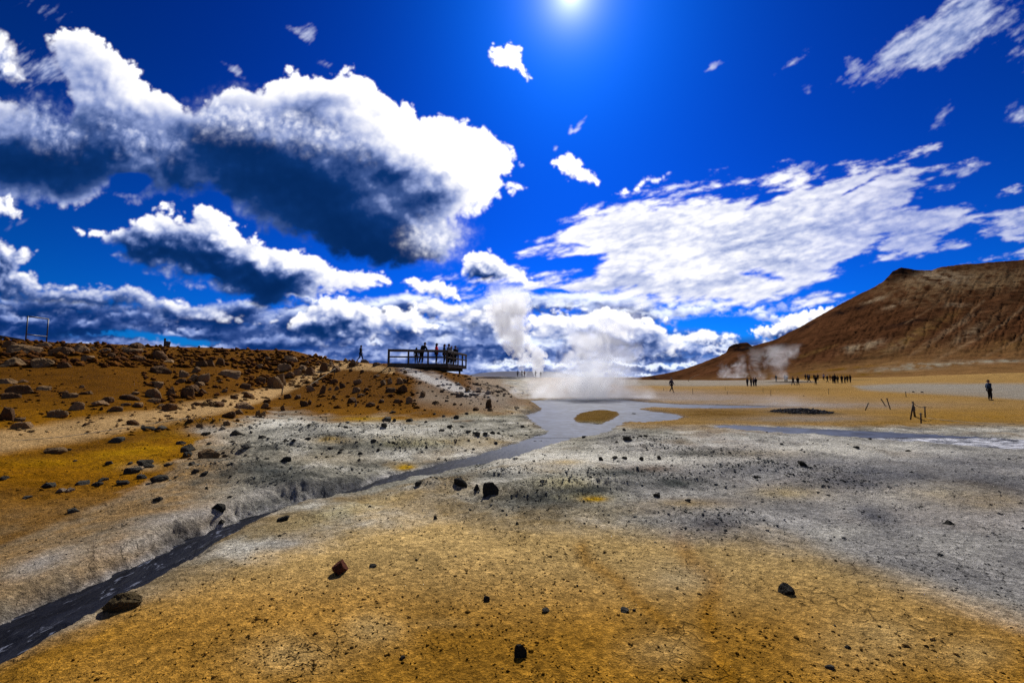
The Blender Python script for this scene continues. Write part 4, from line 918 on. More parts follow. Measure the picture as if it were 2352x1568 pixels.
D_ = [(125,1360,35,18),(810,1390,50,25),(935,1310,40,12),(1290,1422,45,12),(315,1545,85,40),(1335,878,25,10),(1415,882,22,12),(735,1355,15,8)]
E_ = [(400,330,70,30),(450,330,50,30),(310,305,80,25),(535,285,70,22),(630,290,60,14),(790,285,70,35),(850,210,90,35),(900,190,40,25),(915,245,65,30),(1030,270,100,50),(930,155,85,22),(30,250,60,16),(1260,210,50,30),(1320,225,45,28),(1240,160,40,28),(1085,165,50,15),(960,175,60,18),(1140,240,30,10),(1020,390,55,30),(1410,455,85,50),(1335,312,22,16),(1485,370,35,10),(1490,235,30,15),(475,465,70,18),(175,375,50,14),(1430,530,45,22),(665,262,60,14)]
F_ = [(1320,290,90,55),(1425,325,50,50),(1515,345,110,85),(1048,290,45,35),(550,862,125,92),(1490,1035,45,35),(735,428,25,10),(1160,505,30,20),(175,517,80,24),(1035,775,20,12),(1290,750,20,8),(755,820,50,12),(945,1410,40,20)]
G_ = [(55,1395,88,80),(195,265,35,14),(1580,245,42,18),(1140,395,45,14),(935,360,50,10),(220,1110,60,20),(730,1110,60,15),(790,1100,25,15),(420,940,20,12)]
H_ = [(120,995,95,65),(1168,540,60,20),(990,430,20,6),(720,495,20,6),(515,1340,40,18),(400,1475,60,18),(435,1200,22,10)]
ROCKS = []
for lst, s_, ox, oy in ((A_, .2502, 0, 680), (B_, .2502, 588, 680), (C_, .2502, 1176, 680), (D_, .2502, 1764, 680), (E_, .3557, 0, 1010.6), (F_, .3557, 588, 1010.6), (G_, .3557, 1176, 1010.6), (H_, .3557, 1764, 1010.6)):
    for cx_, by_, w_, h_ in lst: ROCKS.append((ox+cx_*s_, oy+by_*s_, w_*s_, h_*s_))
ROCKS.append((785*.3557+0, 1010.6+1095*.3557, 215*.3557, 112*.3557))          # boulder on the near bank of the stream
# landmarks a viewer can find (2352 scale)
LAND = [('metal frame', 84, 780), ('small hilltop sign', 384, 795), ('man walking on the ridge', 828, 826), ('viewing platform', 980, 850),
        ('trail rope stake', 769, 868), ('lone trail stake', 648, 905), ('bright yellow patch', 385, 1012), ('pale grey hump', 484, 990),
        ('yellow algae spot', 930, 1072), ('mud pool island', 1368, 955), ('pool outlet', 1330, 990), ('red-brown rock', 783, 1312), ('black square rock', 1196, 1502),
        ('angular rock on cracked mud', 1807, 1360), ('mossy stream boulder', 280, 1398), ('pitted centre boulder', 1127, 1132), ('tied stakes', 2097, 960), ('cinder heap', 1840, 948), ('white hillside streak', 1010, 880), ('left end of the trail', 0, 1000), ('peaked crust rock', 480, 1048), ('paired ridge boulders', 630, 885)]
SPECIAL = {}
def special(x, y, label): SPECIAL[min(range(len(ROCKS)), key=lambda i: (ROCKS[i][0]-x)**2+(ROCKS[i][1]-y)**2)] = label
special(783, 1316, 'angular red-brown rock alone on the ochre foreground mound')
special(1196, 1506, 'black square-sided rock at the bottom centre of the ochre ground')
special(1807, 1364, 'small angular grey rock on cracked ochre mud, right foreground')
special(279, 1400, 'large mossy boulder on the near bank of the mud stream')
special(1127, 1133, 'largest dark pitted boulder beside the grey mound at centre')
special(1095, 1126, 'small upright dark rock just left of the pitted boulder')
special(1058, 1113, 'dark flat-topped rock left of the two pitted boulders at centre')
special(480, 1049, 'big dark peaked rock on the pale crust left of the stream')
special(128, 963, 'rounded tan rock standing alone above the left end of the trail')
special(94, 842, 'pointed tan boulder with a sunlit sloping top below the metal frame')
special(33, 840, 'dark jagged boulder at far left beside the pointed tan boulder')
special(370, 856, 'rugged brown boulder alone on the bare slope below the sign')
special(15, 965, 'tall dark rock cut by the left picture edge above the trail')
special(128, 1040, 'pale-topped dark rock on the orange ground under the trail, left')
special(501, 1172, 'dark blocky rock above the bend of the mud stream')
special(1123, 935, 'tall dark rock on the spur left of the mud pool')
special(650, 1195, 'low dark stone lying in the mud stream')
special(645, 885, 'tallest tan boulder of the pair above the trail')
special(633, 890, 'broad pale-faced boulder left of the tallest trail boulder')
special(2180, 1203, 'dark flat stone alone on the grey flat at right')
special(1842, 1066, 'dark flat rock on grey crust near the right mud channel')
special(312, 798, 'long flat-topped dark boulder on the hill skyline left of the sign')
special(160, 1126, 'whitish rock, larger of the pale pair on orange ground')
special(142, 1128, 'whitish rock, flatter of the pale pair on orange ground')
def describe(i, x, y, w, h, tone):
    asp = h/w
    size = 'tiny' if w < 11 else 'small' if w < 18 else 'mid-sized' if w < 28 else 'large'
    shape = 'flat' if asp < .33 else 'low' if asp < .48 else 'chunky' if asp < .75 else 'upright'
    best = min(LAND, key=lambda q: math.hypot((q[1]-x), (q[2]-y)*1.6))
    dx, dy = x-best[1], y-best[2]
    dist = math.hypot(dx, dy)
    far = 'right beside' if dist < 28 else None
    horiz = 'right' if dx > 0 else 'left'; vert = 'below' if dy > 0 else 'above'
    if far: pos = far+' the '+best[0]
    else:
        amt = 'just ' if dist < 60 else '' if dist < 120 else 'well ' if dist < 210 else 'far '
        if abs(dx) > 2.2*abs(dy)*1.6: pos = amt+horiz+' of the '+best[0]
        elif abs(dy)*1.6 > 2.2*abs(dx): pos = amt+vert+' the '+best[0]
        else: pos = amt+vert+' and '+horiz+' of the '+best[0]
    return ' '.join((size+' '+shape+' '+tone+' rock '+pos).replace('angular rock on cracked mud', 'rock on cracked mud').split())
def place_rocks():
    r = np.random.RandomState(12)
    rows = []
    for i, (x, y, w, h) in enumerate(ROCKS):
        g = ground_at(x, min(y, 1560), 500)
        if g is None or g[1] > 75:
            # on the skyline: stand it on the crest
            a, b, c = pix_dir(x*K, y*K); Yq = np.linspace(15, 60, 400); Zq = height(a/b*Yq, Yq)
            j = int(np.argmin(np.abs(Zq-(EYE+c/b*Yq)-0)[60:])+60); g = (float(a/b*Yq[j]), float(Yq[j]), float(Zq[j]))
        rows.append((i, x, y, w, h, g))
    labels = {}
    meta = []
    for i, x, y, w, h, (X, Y, Z) in rows:
        hill = Z > .45 or (x < 700 and y < 985) or (x < 1240 and y < 945)
        tone = 'brown' if hill else 'dark'
        rr = r.rand()
        if i in SPECIAL: tone = None
        elif hill and rr < .45: tone = 'tan'
        elif not hill and rr < .2: tone = 'grey'
        lab = SPECIAL.get(i) or describe(i, x, y, w, h, tone)
        labels.setdefault(lab, []).append(i)
        meta.append((i, x, y, w, h, X, Y, Z, hill, tone, lab))
    fin = {}
    for lab, ids in labels.items():
        if len(ids) == 1: fin[ids[0]] = lab; continue
        ids = sorted(ids, key=lambda i: ROCKS[i][0])
        xs = [ROCKS[i][0] for i in ids]; ys = [ROCKS[i][1] for i in ids]
        if len(ids) == 2:
            if abs(xs[0]-xs[1]) > abs(ys[0]-ys[1])*1.2: names = ['left of two: ', 'right of two: ']
            else: names = ['upper of two: ', 'lower of two: '] if ys[0] < ys[1] else ['lower of two: ', 'upper of two: ']
        elif len(ids) == 3: names = ['leftmost of three: ', 'middle of three: ', 'rightmost of three: ']
        elif len(ids) == 4: names = ['leftmost of four: ', 'second of four: ', 'third of four: ', 'rightmost of four: ']
        else: names = [n+' of a row: ' for n in ('leftmost', 'second from left', 'third from left', 'fourth from left', 'fifth from left', 'sixth from left', 'seventh from left', 'eighth from left')[:len(ids)]]
        for i, n in zip(ids, names): fin[i] = n+lab
    for i, x, y, w, h, X, Y, Z, hill, tone, lab in meta:
        d = math.hypot(X, Y)
        dep = Y*CP+(Z-EYE)*SP
        sx = w*K/F*dep/2*(.76 if hill else .92)
        sz = max(h*K/F*dep/2*(1.16 if hill else 1.0), sx*.46)
        sy = sx*(.75+.35*r.rand())
        me = BIG_M if w > 60 and y > 1300 else ROCKS_M[(i*5+int(r.rand()*3)) % len(ROCKS_M)]
        o = link(bpy.data.objects.new('rock', me))
        o.scale = (sx*1.05, sy, sz*1.25)
        o.rotation_euler = (r.normal()*.06, r.normal()*.08, math.atan2(-X, Y)+(0 if r.rand() < .5 else math.pi)+r.normal()*.25)
        o.location = (X*(1+sy*.5/d), Y*(1+sy*.5/d), Z+sz*.45)
        v = .8+.5*r.rand()
        if i in SPECIAL:
            s_ = SPECIAL[i]
            c = (.17, .055, .03) if 'red-brown' in s_ else (.14, .10, .045) if 'mossy' in s_ else (.40, .30, .20) if 'whitish' in s_ else (.22, .135, .06) if ('tan' in s_ or 'pale' in s_) else (.13, .07, .03) if hill else (.050, .046, .036)
        elif hill: c = (.25*v, .150*v, .068*v) if tone == 'tan' else (.135*v, .072*v, .030*v)
        else: c = (.12*v, .11*v, .085*v) if tone == 'grey' else (.085*v, .076*v, .056*v)
        o.color = (c[0], c[1], c[2], 1)
        props(o, fin[i], 'rock', 'rocks on the hill slope' if hill else 'rocks on the crust and mud flat')
place_rocks()
def scatter(name, pts, sizes, cols, label=None, seed=3, kind='stuff', squash=.65):
    """many crumbs too many to count: one mesh"""
    r = np.random.RandomState(seed)
    base = np.array([[1, 0, 0], [-.5, .87, 0], [-.5, -.87, 0], [.3, .2, .95], [.35, -.5, .5], [-.6, .1, .6], [-.1, .0, -.7], [.6, .5, .45]])
    bm = bmesh.new()
    for v in base: bm.verts.new(v)
    hull = bmesh.ops.convex_hull(bm, input=bm.verts); bm.verts.ensure_lookup_table(); bm.verts.index_update()
    fc = np.array([[v.index for v in f.verts] for f in bm.faces if len(f.verts) == 3]); vb = np.array([v.co[:] for v in bm.verts]); bm.free()
    n = len(pts)
    a = r.rand(n)*6.283; ca, sa = np.cos(a), np.sin(a)
    V = vb[None]*(1+.35*r.normal(size=(n, len(vb), 3)))
    V[..., 2] *= squash
    V = V*np.asarray(sizes)[:, None, None]
    x = V[..., 0]*ca[:, None]-V[..., 1]*sa[:, None]; y = V[..., 0]*sa[:, None]+V[..., 1]*ca[:, None]
    W = np.stack([x, y, V[..., 2]], -1)+np.asarray(pts)[:, None]
    me = bpy.data.meshes.new(name)
    q = (fc[None]+(np.arange(n)*len(vb))[:, None, None]).reshape(-1)
    nf = len(q)//3
    me.vertices.add(n*len(vb)); me.vertices.foreach_set('co', W.reshape(-1).astype(np.float32))
    me.loops.add(nf*3); me.loops.foreach_set('vertex_index', q.astype(np.int32))
    me.polygons.add(nf); me.polygons.foreach_set('loop_start', np.arange(0, nf*3, 3, dtype=np.int32)); me.polygons.foreach_set('loop_total', np.full(nf, 3, np.int32))
    me.update(calc_edges=True)
    at = me.attributes.new('soil', 'FLOAT_COLOR', 'POINT')
    cc = np.repeat(np.asarray(cols), len(vb), 0)
    at.data.foreach_set('color', np.concatenate([cc, np.ones((len(cc), 1))], 1).astype(np.float32).reshape(-1))
    me.materials.append(M_SOIL)
    return props(link(bpy.data.objects.new(name, me)), kind=kind)
def build_crumbs():
    r = np.random.RandomState(21)
    # near clods over the foreground and crust
    n = 42000
    rr = np.exp(r.uniform(math.log(1.9), math.log(15), n)); th = r.uniform(-1.02, 1.02, n)
    X, Y = rr*np.sin(th), rr*np.cos(th)
    cl = fbm(X/.5, Y/.5, 4, .6, 301)+.5*fbm(X/2.2, Y/2.2, 3, .5, 303)
    keep = r.rand(n) < np.clip(.40+1.3*cl, .05, 1)
    dS, _ = line_d(X, Y, STREAM)
    keep &= dS > .75
    X, Y, rr = X[keep], Y[keep], rr[keep]
    Z = height(X, Y); C = zones(X, Y, Z)
    s = np.clip(np.exp(r.normal(math.log(.0040), .45, len(X))), .002, .016)*(1+rr/9)
    dk = np.where(r.rand(len(X)) < .7, .40+.5*r.rand(len(X)), 1.25)[:, None]
    scatter('gravel', np.stack([X, Y, Z+s*.15], -1), s, np.clip(C*dk, .01, .8), seed=31)
    # stony rubble over the hill slope and along its crest
    pts, sz, cols = [], [], []
    for pxa, pxb, pya, pyb, cnt, smin, smax in ((0, 830, 782, 846, 1500, .06, .34), (0, 860, 850, 1000, 420, .03, .10), (820, 1250, 835, 945, 320, .025, .12), (380, 1250, 945, 1060, 260, .02, .06), (1300, 1960, 985, 1130, 90, .015, .04), (560, 760, 820, 890, 300, .08, .30), (330, 620, 850, 940, 150, .06, .22), (700, 960, 860, 940, 110, .05, .18), (1000, 1220, 860, 915, 160, .05, .2)):
        # draw places from the crest line down the slope
        k = 0
        xs = r.uniform(pxa, pxb, cnt); ys = r.uniform(pya, pyb, cnt)
        for x, y in zip(xs, ys):
            a, b, c = pix_dir(x*K, y*K)
            t = np.exp(np.linspace(math.log(3), math.log(62), 130))
            h = base_height(a*t, b*t)
            bl = np.nonzero(EYE+c*t < h)[0]
            if len(bl) == 0: continue
            tt = t[bl[0]]
            pts.append((a*tt, b*tt)); sz.append(math.exp(r.uniform(math.log(smin), math.log(smax))))
    p = np.array(pts); s = np.array(sz)
    Z = height(p[:, 0], p[:, 1])
    cols = zones(p[:, 0], p[:, 1], Z)*(.45+.9*r.rand(len(p)))[:, None]
    scatter('rubble', np.stack([p[:, 0], p[:, 1], Z+s*.2], -1), s, np.clip(cols, .01, .7), seed=33, squash=.75)
    # crumbly dark mud on the low mounds of the crust
    pts, sz = [], []
    for (mx, my), a, b, h in _mw:
        k = int(300*a*b*min(1.0, 8/math.hypot(mx, my))+60)
        g1, g2 = r.normal(size=k)*.42*a, r.normal(size=k)*.45*b
        pts += list(zip(mx+g1, my+g2)); sz += list(np.exp(r.normal(math.log(.016), .5, k))*(math.hypot(mx, my)/8)**.6)
    p = np.array(pts); s = np.clip(np.array(sz)*.75, .005, .035); Z = height(p[:, 0], p[:, 1])
    d_, _ = line_d(p[:, 0], p[:, 1], STREAM); ok = d_ > .5
    p, s, Z = p[ok], s[ok], Z[ok]
    cols = np.array([.20, .20, .175])[None]*(.35+1.3*r.rand(len(p)))[:, None]
    scatter('mud_crumbs', np.stack([p[:, 0], p[:, 1], Z+s*.1], -1), s, cols, seed=37, squash=.55)
    # clinker on the cinder heap
    n = 700
    ang = r.rand(n)*6.283; q = np.sqrt(r.rand(n))
    X = DARK_MOUND[0]+1.4*q*np.cos(ang); Y = DARK_MOUND[1]+1.1*q*np.sin(ang); Z = height(X, Y)
    s = r.uniform(.02, .06, n)
    scatter('cinders', np.stack([X, Y, Z+s*.3], -1), s, np.repeat([[.045, .045, .05]], n, 0)*(.5+1.6*r.rand(n))[:, None], seed=35, squash=.9)
build_crumbs()
# ================================================================ built things
def box_pts(a, b, w, h, up=(0, 0, 1)):
    """bar from a to b, w wide, h high, corners lightly chamfered"""
    a, b = Vector(a), Vector(b); d = (b-a).normalized(); u = Vector(up)
    s = d.cross(u)
    if s.length < 1e-4: s = d.cross(Vector((0, 1, 0)))
    s.normalize(); u = s.cross(d).normalized()
    c = min(w, h)*.12
    prof = [(-w/2+c, -h/2), (w/2-c, -h/2), (w/2, -h/2+c), (w/2, h/2-c), (w/2-c, h/2), (-w/2+c, h/2), (-w/2, h/2-c), (-w/2, -h/2+c)]
    V = [p+s*x+u*y for p in (a, b) for x, y in prof]
    n = len(prof)
    Fc = [(i, (i+1) % n, n+(i+1) % n, n+i) for i in range(n)]+[tuple(reversed(range(n))), tuple(range(n, 2*n))]
    return V, Fc
def bars(name, lst, mat, parent=None):
    V, Fs = [], []
    for q in lst:
        v, f = box_pts(*q); k = len(V); V += v; Fs += [tuple(i+k for i in t) for t in f]
    return mesh_obj(name, V, Fs, mat, parent)
def tube(name, pts, rad, mat, parent=None, sides=8):
    V, Fs = [], []
    pts = [Vector(p) for p in pts]
    for i, p in enumerate(pts):
        d = (pts[min(i+1, len(pts)-1)]-pts[max(i-1, 0)]).normalized()
        s = d.cross(Vector((.31, .9, .2))).normalized(); u = s.cross(d)
        rr = rad[i] if isinstance(rad, (list, tuple)) else rad
        for k in range(sides):
            a = 2*math.pi*k/sides; V.append(p+s*math.cos(a)*rr+u*math.sin(a)*rr)
    for i in range(len(pts)-1):
        for k in range(sides): Fs.append((i*sides+k, i*sides+(k+1) % sides, (i+1)*sides+(k+1) % sides, (i+1)*sides+k))
    Fs += [tuple(reversed(range(sides))), tuple(range(len(V)-sides, len(V)))]
    return mesh_obj(name, V, Fs, mat, parent, True)
def empty(name, loc, label, cat, group=None):
    e = link(bpy.data.objects.new(name, None)); e.location = loc; e.empty_display_size = .2
    return props(e, label, cat, group)
def hz(X, Y): return float(height(np.array([X]), np.array([Y]))[0])
DECK_Z = 2.90
PA, PB, PC, PD = Vector((-9.8, 34.0, 0)), Vector((-5.28, 35.2, 0)), Vector((-4.48, 42.0, 0)), Vector((-9.0, 42.6, 0))
def build_platform():
    root = empty('viewing_platform', (0, 0, 0), 'dark wooden viewing platform with open railings overhanging the end of the hill', 'platform')
    up = Vector((0, 0, DECK_Z))
    # floor: planks running across, one part
    pl = []
    n = 30
    for i in range(n):
        f = (i+.5)/n
        a, b = PA.lerp(PD, f)+up, PB.lerp(PC, f)+up
        pl.append((a-Vector((0, 0, .025)), b-Vector((0, 0, .025)), (PC-PB).length/n*.93, .05))
    bars('deck', pl, M_WOODTOP, root)
    # rim beams
    for a, b in ((PA, PB), (PB, PC), (PC, PD), (PD, PA)):
        bars('rim_beam', [(a+Vector((0, 0, DECK_Z-.19)), b+Vector((0, 0, DECK_Z-.19)), .09, .26)], M_WOOD, root)
    bars('lower_beam', [(PA.lerp(PD, .12)+Vector((.6, 0, DECK_Z-.45)), PB.lerp(PC, .12)+Vector((-.05, 0, DECK_Z-.45)), .16, .24)], M_WOOD, root)
    bars('lower_beam', [(PA.lerp(PD, .85)+Vector((.6, 0, DECK_Z-.45)), PB.lerp(PC, .85)+Vector((-.1, 0, DECK_Z-.45)), .16, .24)], M_WOOD, root)
    for f in (.15, .4, .62, .85):
        bars('joist', [(PA.lerp(PB, f)+Vector((0, .2, DECK_Z-.31)), PD.lerp(PC, f)+Vector((0, -.2, DECK_Z-.31)), .08, .2)], M_WOOD, root)
    # legs down to the ground
    for p in (PA.lerp(PB, .45)+Vector((0, .9, 0)), PB+Vector((-.5, .9, 0)), PB.lerp(PC, .86)+Vector((-.4, 0, 0)), PD.lerp(PC, .5)+Vector((0, -1, 0))):
        bars('support_leg', [((p.x, p.y, hz(p.x, p.y)-.2), (p.x, p.y, DECK_Z-.57), .17, .17, (0, 1, 0))], M_WOOD, root)
    # railing
    H = 1.08
    fr = [PA.lerp(PB, f) for f in (0.01, .335, .665, .985)]
    rt = [PB.lerp(PC, f) for f in (.27, .52, .77, .99)]
    for p in fr+rt:
        big = p is fr[-1] or p is fr[0]
        bars('railing_post', [((p.x, p.y, DECK_Z-.30), (p.x, p.y, DECK_Z+H-.03), .16 if big else .13, .13, (0, 1, 0))], M_WOOD, root)
    ca, cb, cc = fr[0], fr[-1], rt[-1]
    bars('top_rail', [(ca+Vector((-.1, 0, DECK_Z+H)), cb+Vector((.1, 0, DECK_Z+H)), .18, .075)], M_WOODTOP, root)
    bars('top_rail', [(cb+Vector((0, .12, DECK_Z+H+.003)), cc+Vector((0, .1, DECK_Z+H+.003)), .18, .075)], M_WOODTOP, root)
    for z, h in ((DECK_Z+H-.11, .13), (DECK_Z+.50, .12)):
        bars('side_rail', [(ca+Vector((-.05, -.09, z)), cb+Vector((.05, -.09, z)), .045, h)], M_WOOD, root)
        bars('side_rail', [(cb+Vector((.09, .0, z)), cc+Vector((.09, .05, z)), .045, h)], M_WOOD, root)
    return root
build_platform()
def build_frame():
    X0, Y0 = pix_dir(60*K, 780*K)[0], 0
    def at(x, Y): a, b, c = pix_dir(x*K, 780*K); return a/b*Y
    Ya, Yb = 41.0, 43.5
    xa, xb = at(59, Ya), at(107, Yb)
    za, zb = hz(xa, Ya), hz(xb, Yb)
    def zat(y, Y, x):
        a, b, c = pix_dir(x*K, y*K); return EYE+c/b*Y
    ta, tb = zat(725, Ya, 64), zat(731, Yb, 109)
    e = empty('sign_frame', (xa, Ya, za), 'empty dark metal sign frame on two posts at the top left of the hill', 'sign frame')
    e.location = (0, 0, 0)
    tube('post', [(xa, Ya, za-.3), (xa, Ya, ta)], .055, M_METAL, e); tube('post', [(xb, Yb, zb-.3), (xb, Yb, tb)], .055, M_METAL, e)
    tube('crossbar', [(xa, Ya, ta-.03), (xb, Yb, tb-.03)], .065, M_METAL, e)
    ba, bb = zat(767, Ya, 60), zat(772, Yb, 105)
    tube('crossbar', [(xa, Ya, ba), (xb, Yb, bb)], .055, M_METAL, e)
    # dark timber rail running off at the left edge
    r = empty('timber_rail', (0, 0, 0), 'dark slanting timber handrail at the left edge of the hill crest', 'railing')
    p0 = (at(-90, 40), 40, zat(763, 40, 0)); p1 = (at(55, 42.5), 42.5, zat(781, 42.5, 55))
    bars('rail', [(p0, p1, .12, .18)], M_WOOD, r)
    bars('rail', [((p0[0], p0[1], p0[2]+.32), (p1[0], p1[1], p1[2]+.06), .10, .10)], M_WOOD, r)
    for f in (.25, .6, .85):
        q = Vector(p0).lerp(Vector(p1), f); bars('post', [((q.x, q.y+.1, hz(q.x, q.y)-.2), (q.x, q.y+.1, q.z+.3*(1-f)), .12, .12, (0, 1, 0))], M_WOOD, r)
    # small sign near the crest
    Ys = 45.0
    xs = at(379, Ys); x2 = at(390, Ys)
    zb_ = hz(xs, Ys); zt = zat(776, Ys, 379)
    s = empty('hill_sign', (0, 0, 0), 'small wooden sign board on a post among rocks on the hill crest', 'sign')
    bars('post', [((xs, Ys, zb_-.2), (xs, Ys, zt), .16, .12, (0, 1, 0))], M_WOOD, s)
    b = bars('board', [((xs+.08, Ys-.05, zat(788, Ys, 380)), (x2+.1, Ys-.05, zat(790, Ys, 390)), .06, (zt-zat(795, Ys, 384))*.62)], M_SIGN, s)
build_frame()
def stake(x0, y0, x1, y1, label, r=.022, group='stakes of the rope fences', cap=None):
    g = ground_at(x0, y0)
    X, Y, Z = g
    a, b, c = pix_dir(x1*K, y1*K)
    top = (a/b*Y, Y, EYE+c/b*Y)
    e = empty('fence_stake', (0, 0, 0), label, 'stake', group)
    tube('rod', [(X, Y, Z-.12), top], r, M_STAKE, e)
    d = Vector(top)-Vector((X, Y, Z)); d.normalize(); t = Vector(top)
    tube('rope_eye', [t-d*.05+Vector((r*1.8*math.cos(k*.785), r*1.8*math.sin(k*.785), 0)) for k in range(9)], r*.45, M_STAKE, e, 6)
    return Vector(top), Vector((X, Y, Z))
def z5(x, y): return ((2140+x*420/2352)*.91875, (920+y*220/1232)*.91875)
def z3(x, y): return ((1640+x*300/2352)*.91875, (900+y*100/784)*.91875)
def z4(x, y): return ((1920+x*260/2352)*.91875, (910+y*80/724)*.91875)
ST = {}
for key, fn, b, t, lab in (('lean', z5, (115, 585), (175, 480), 'single rusty stake leaning right on the tan plain'), ('cross_l', z5, (425, 520), (350, 425), 'thinner stake of the two leaning left on the tan plain'), ('cross_r', z5, (490, 575), (430, 415), 'taller dark stake of the two leaning left on the tan plain'),
        ('short', z5, (912, 770), (905, 620), 'front stake with a knotted top below the tied stakes'), ('right', z5, (968, 685), (962, 530), 'upright stake right of the tied stakes'), ('back', z5, (703, 400), (694, 322), 'thin stake at the edge of the grey pan behind the leaning stakes'),
        ('a', z3, (150, 592), (147, 540), 'short thin stake just left of the walker with a backpack'), ('b', z3, (722, 662), (718, 545), 'thin stake on tan ground right of the walker with a backpack'), ('c', z3, (1355, 582), (1355, 515), 'short stake at the edge of the pale crust left of four people'), ('d', z3, (1400, 660), (1395, 605), 'thin stake on tan ground in front of the pale crust'),
        ('e', z3, (2097, 627), (2097, 530), 'thin stake on tan ground right of the four people'), ('f', z3, (2250, 692), (2250, 580), 'thin stake in faint mist right of the four people'), ('g', z4, (1370, 672), (1370, 545), 'thin stake on tan ground in front of the big tour group'), ('h', z4, (815, 722), (808, 690), 'stub of a stake on tan ground before the two walkers')):
    (x0, y0), (x1, y1) = fn(*b), fn(*t)
    ST[key] = stake(x0, y0, x1, y1, lab, .020 if key in 'abcdefgh' else .026)
ST['trail'] = stake(766, 868, 770, 845, 'trail stake holding the pale rope below the ridge boulders', .03)
ST['lone'] = stake(647, 907, 649, 890, 'short lone stake at the lower edge of the trail', .03)
ST['lean2'] = stake(878, 870, 898, 848, 'leaning stake beside the trail near the platform', .025)
def tied():
    X, Y, Z = ground_at(*z5(755, 717)); 
    def up(q, Yq): a, b, c = pix_dir(q[0]*K, q[1]*K); return (a/b*Yq, Yq, EYE+c/b*Yq)
    e = empty('tied_stakes', (0, 0, 0), 'two stakes tied together at the top with a hanging tag on the plain', 'stakes')
    tube('rod', [(X, Y, Z-.1), up(z5(803, 468), Y)], .028, M_STAKE, e)
    X2, Y2, Z2 = ground_at(*z5(826, 668))
    tube('rod', [(X2, Y2, Z2-.1), up(z5(797, 500), Y+.12)], [.045, .03], M_WOOD, e)
    t = Vector(up(z5(800, 480), Y))
    bm = rock_mesh(55, 9, .12, 3); k = link(bpy.data.objects.new('knot', bm)); k.parent = e; k.location = t; k.scale = (.045, .04, .06); bm.materials[0] = M_ROPE; 
    q = Vector(up(z5(815, 560), Y-.04))
    bars('tag', [(q-Vector((0, 0, .09)), q+Vector((0, 0, .09)), .08, .015, (0, 1, 0))], M_SIGN, e)
    return t
ST['tied'] = (tied(), None)
def rope(name, pts, label, sag=.12, r=.012):
    P_ = []
    for a, b in zip(pts[:-1], pts[1:]):
        for k in range(13):
            f = k/12; p = a.lerp(b, f); p.z -= sag*4*f*(1-f); P_.append(p)
    o = tube(name, P_, r, M_ROPE, None, 6)
    return props(o, label, 'rope', 'ropes of the fences')
_g = ground_at(*z3(630, 412))
_t = [Vector(_g)-Vector((0, 0, .1))]
for q, dy in (((640, 392), 0), ((690, 340), 0), ((760, 305), 0), ((846, 277), 0)):
    a_, b_, c_ = pix_dir(*(v*K for v in z3(*q))); _t.append(Vector((a_/b_*_g[1], _g[1], EYE+c_/b_*_g[1])))
props(tube('bent_pole', _t, [.07, .07, .06, .05, .035], M_ROPE), 'pale bent pole sticking up from the crust at the foot of the mountain', 'pole')
rope('fence_rope', [ST['tied'][0], ST['right'][0]], 'short slack rope between the tied stakes and the upright stake', .10)
rx, ry = flat_hit(2520, 1010)
rope('fence_rope', [ST['right'][0]-Vector((0, 0, .5)), Vector((rx, ry+2, .25))], 'long low rope running right from the upright stake across the plain', .06)
rope('fence_rope', [ST['a'][0], ST['b'][0], ST['d'][0], ST['f'][0]], 'thin rope strung along stakes on the tan plain', .08, .008)
g_ = ground_at(700, 892)
rope('trail_rope', [ST['trail'][0], Vector(g_)+Vector((0, 0, .04))], 'pale taut rope slanting down from the trail stake to the path', .0, .022)
rope('trail_rope', [Vector(ground_at(-40, 1023))+Vector((0, 0, .05)), Vector(ground_at(150, 1006))+Vector((0, 0, .05)), Vector(ground_at(290, 985))+Vector((0, 0, .05)), Vector(ground_at(430, 962))+Vector((0, 0, .05))], 'pale rope lying along the lower edge of the left trail', .0, .010)
# ================================================================ people
def skin_graph(nodes, edges, sub=1):
    """nodes: {name: (x, y, z, r)}; a smooth tapering surface grown round the bones"""
    names = list(nodes); idx = {n: i for i, n in enumerate(names)}
    me = bpy.data.meshes.new('tmp'); me.from_pydata([nodes[n][:3] for n in names], [(idx[a], idx[b]) for a, b in edges], []); me.update()
    o = link(bpy.data.objects.new('tmp', me))
    sk = o.modifiers.new('skin', 'SKIN')
    for n in names:
        v = nodes[n]; d = me.skin_vertices[0].data[idx[n]]
        d.radius = (v[3], v[4] if len(v) > 4 else v[3]); d.use_root = (n == names[0])
    ss = o.modifiers.new('sub', 'SUBSURF'); ss.levels = sub
    dg = bpy.context.evaluated_depsgraph_get(); dg.update()
    ev = o.evaluated_get(dg)
    m2 = bpy.data.meshes.new_from_object(ev)
    V = np.array([v.co[:] for v in m2.vertices]).reshape(-1, 3); Fs = [tuple(p.vertices) for p in m2.polygons]
    bpy.data.objects.remove(o); bpy.data.meshes.remove(m2); bpy.data.meshes.remove(me)
    return V, Fs
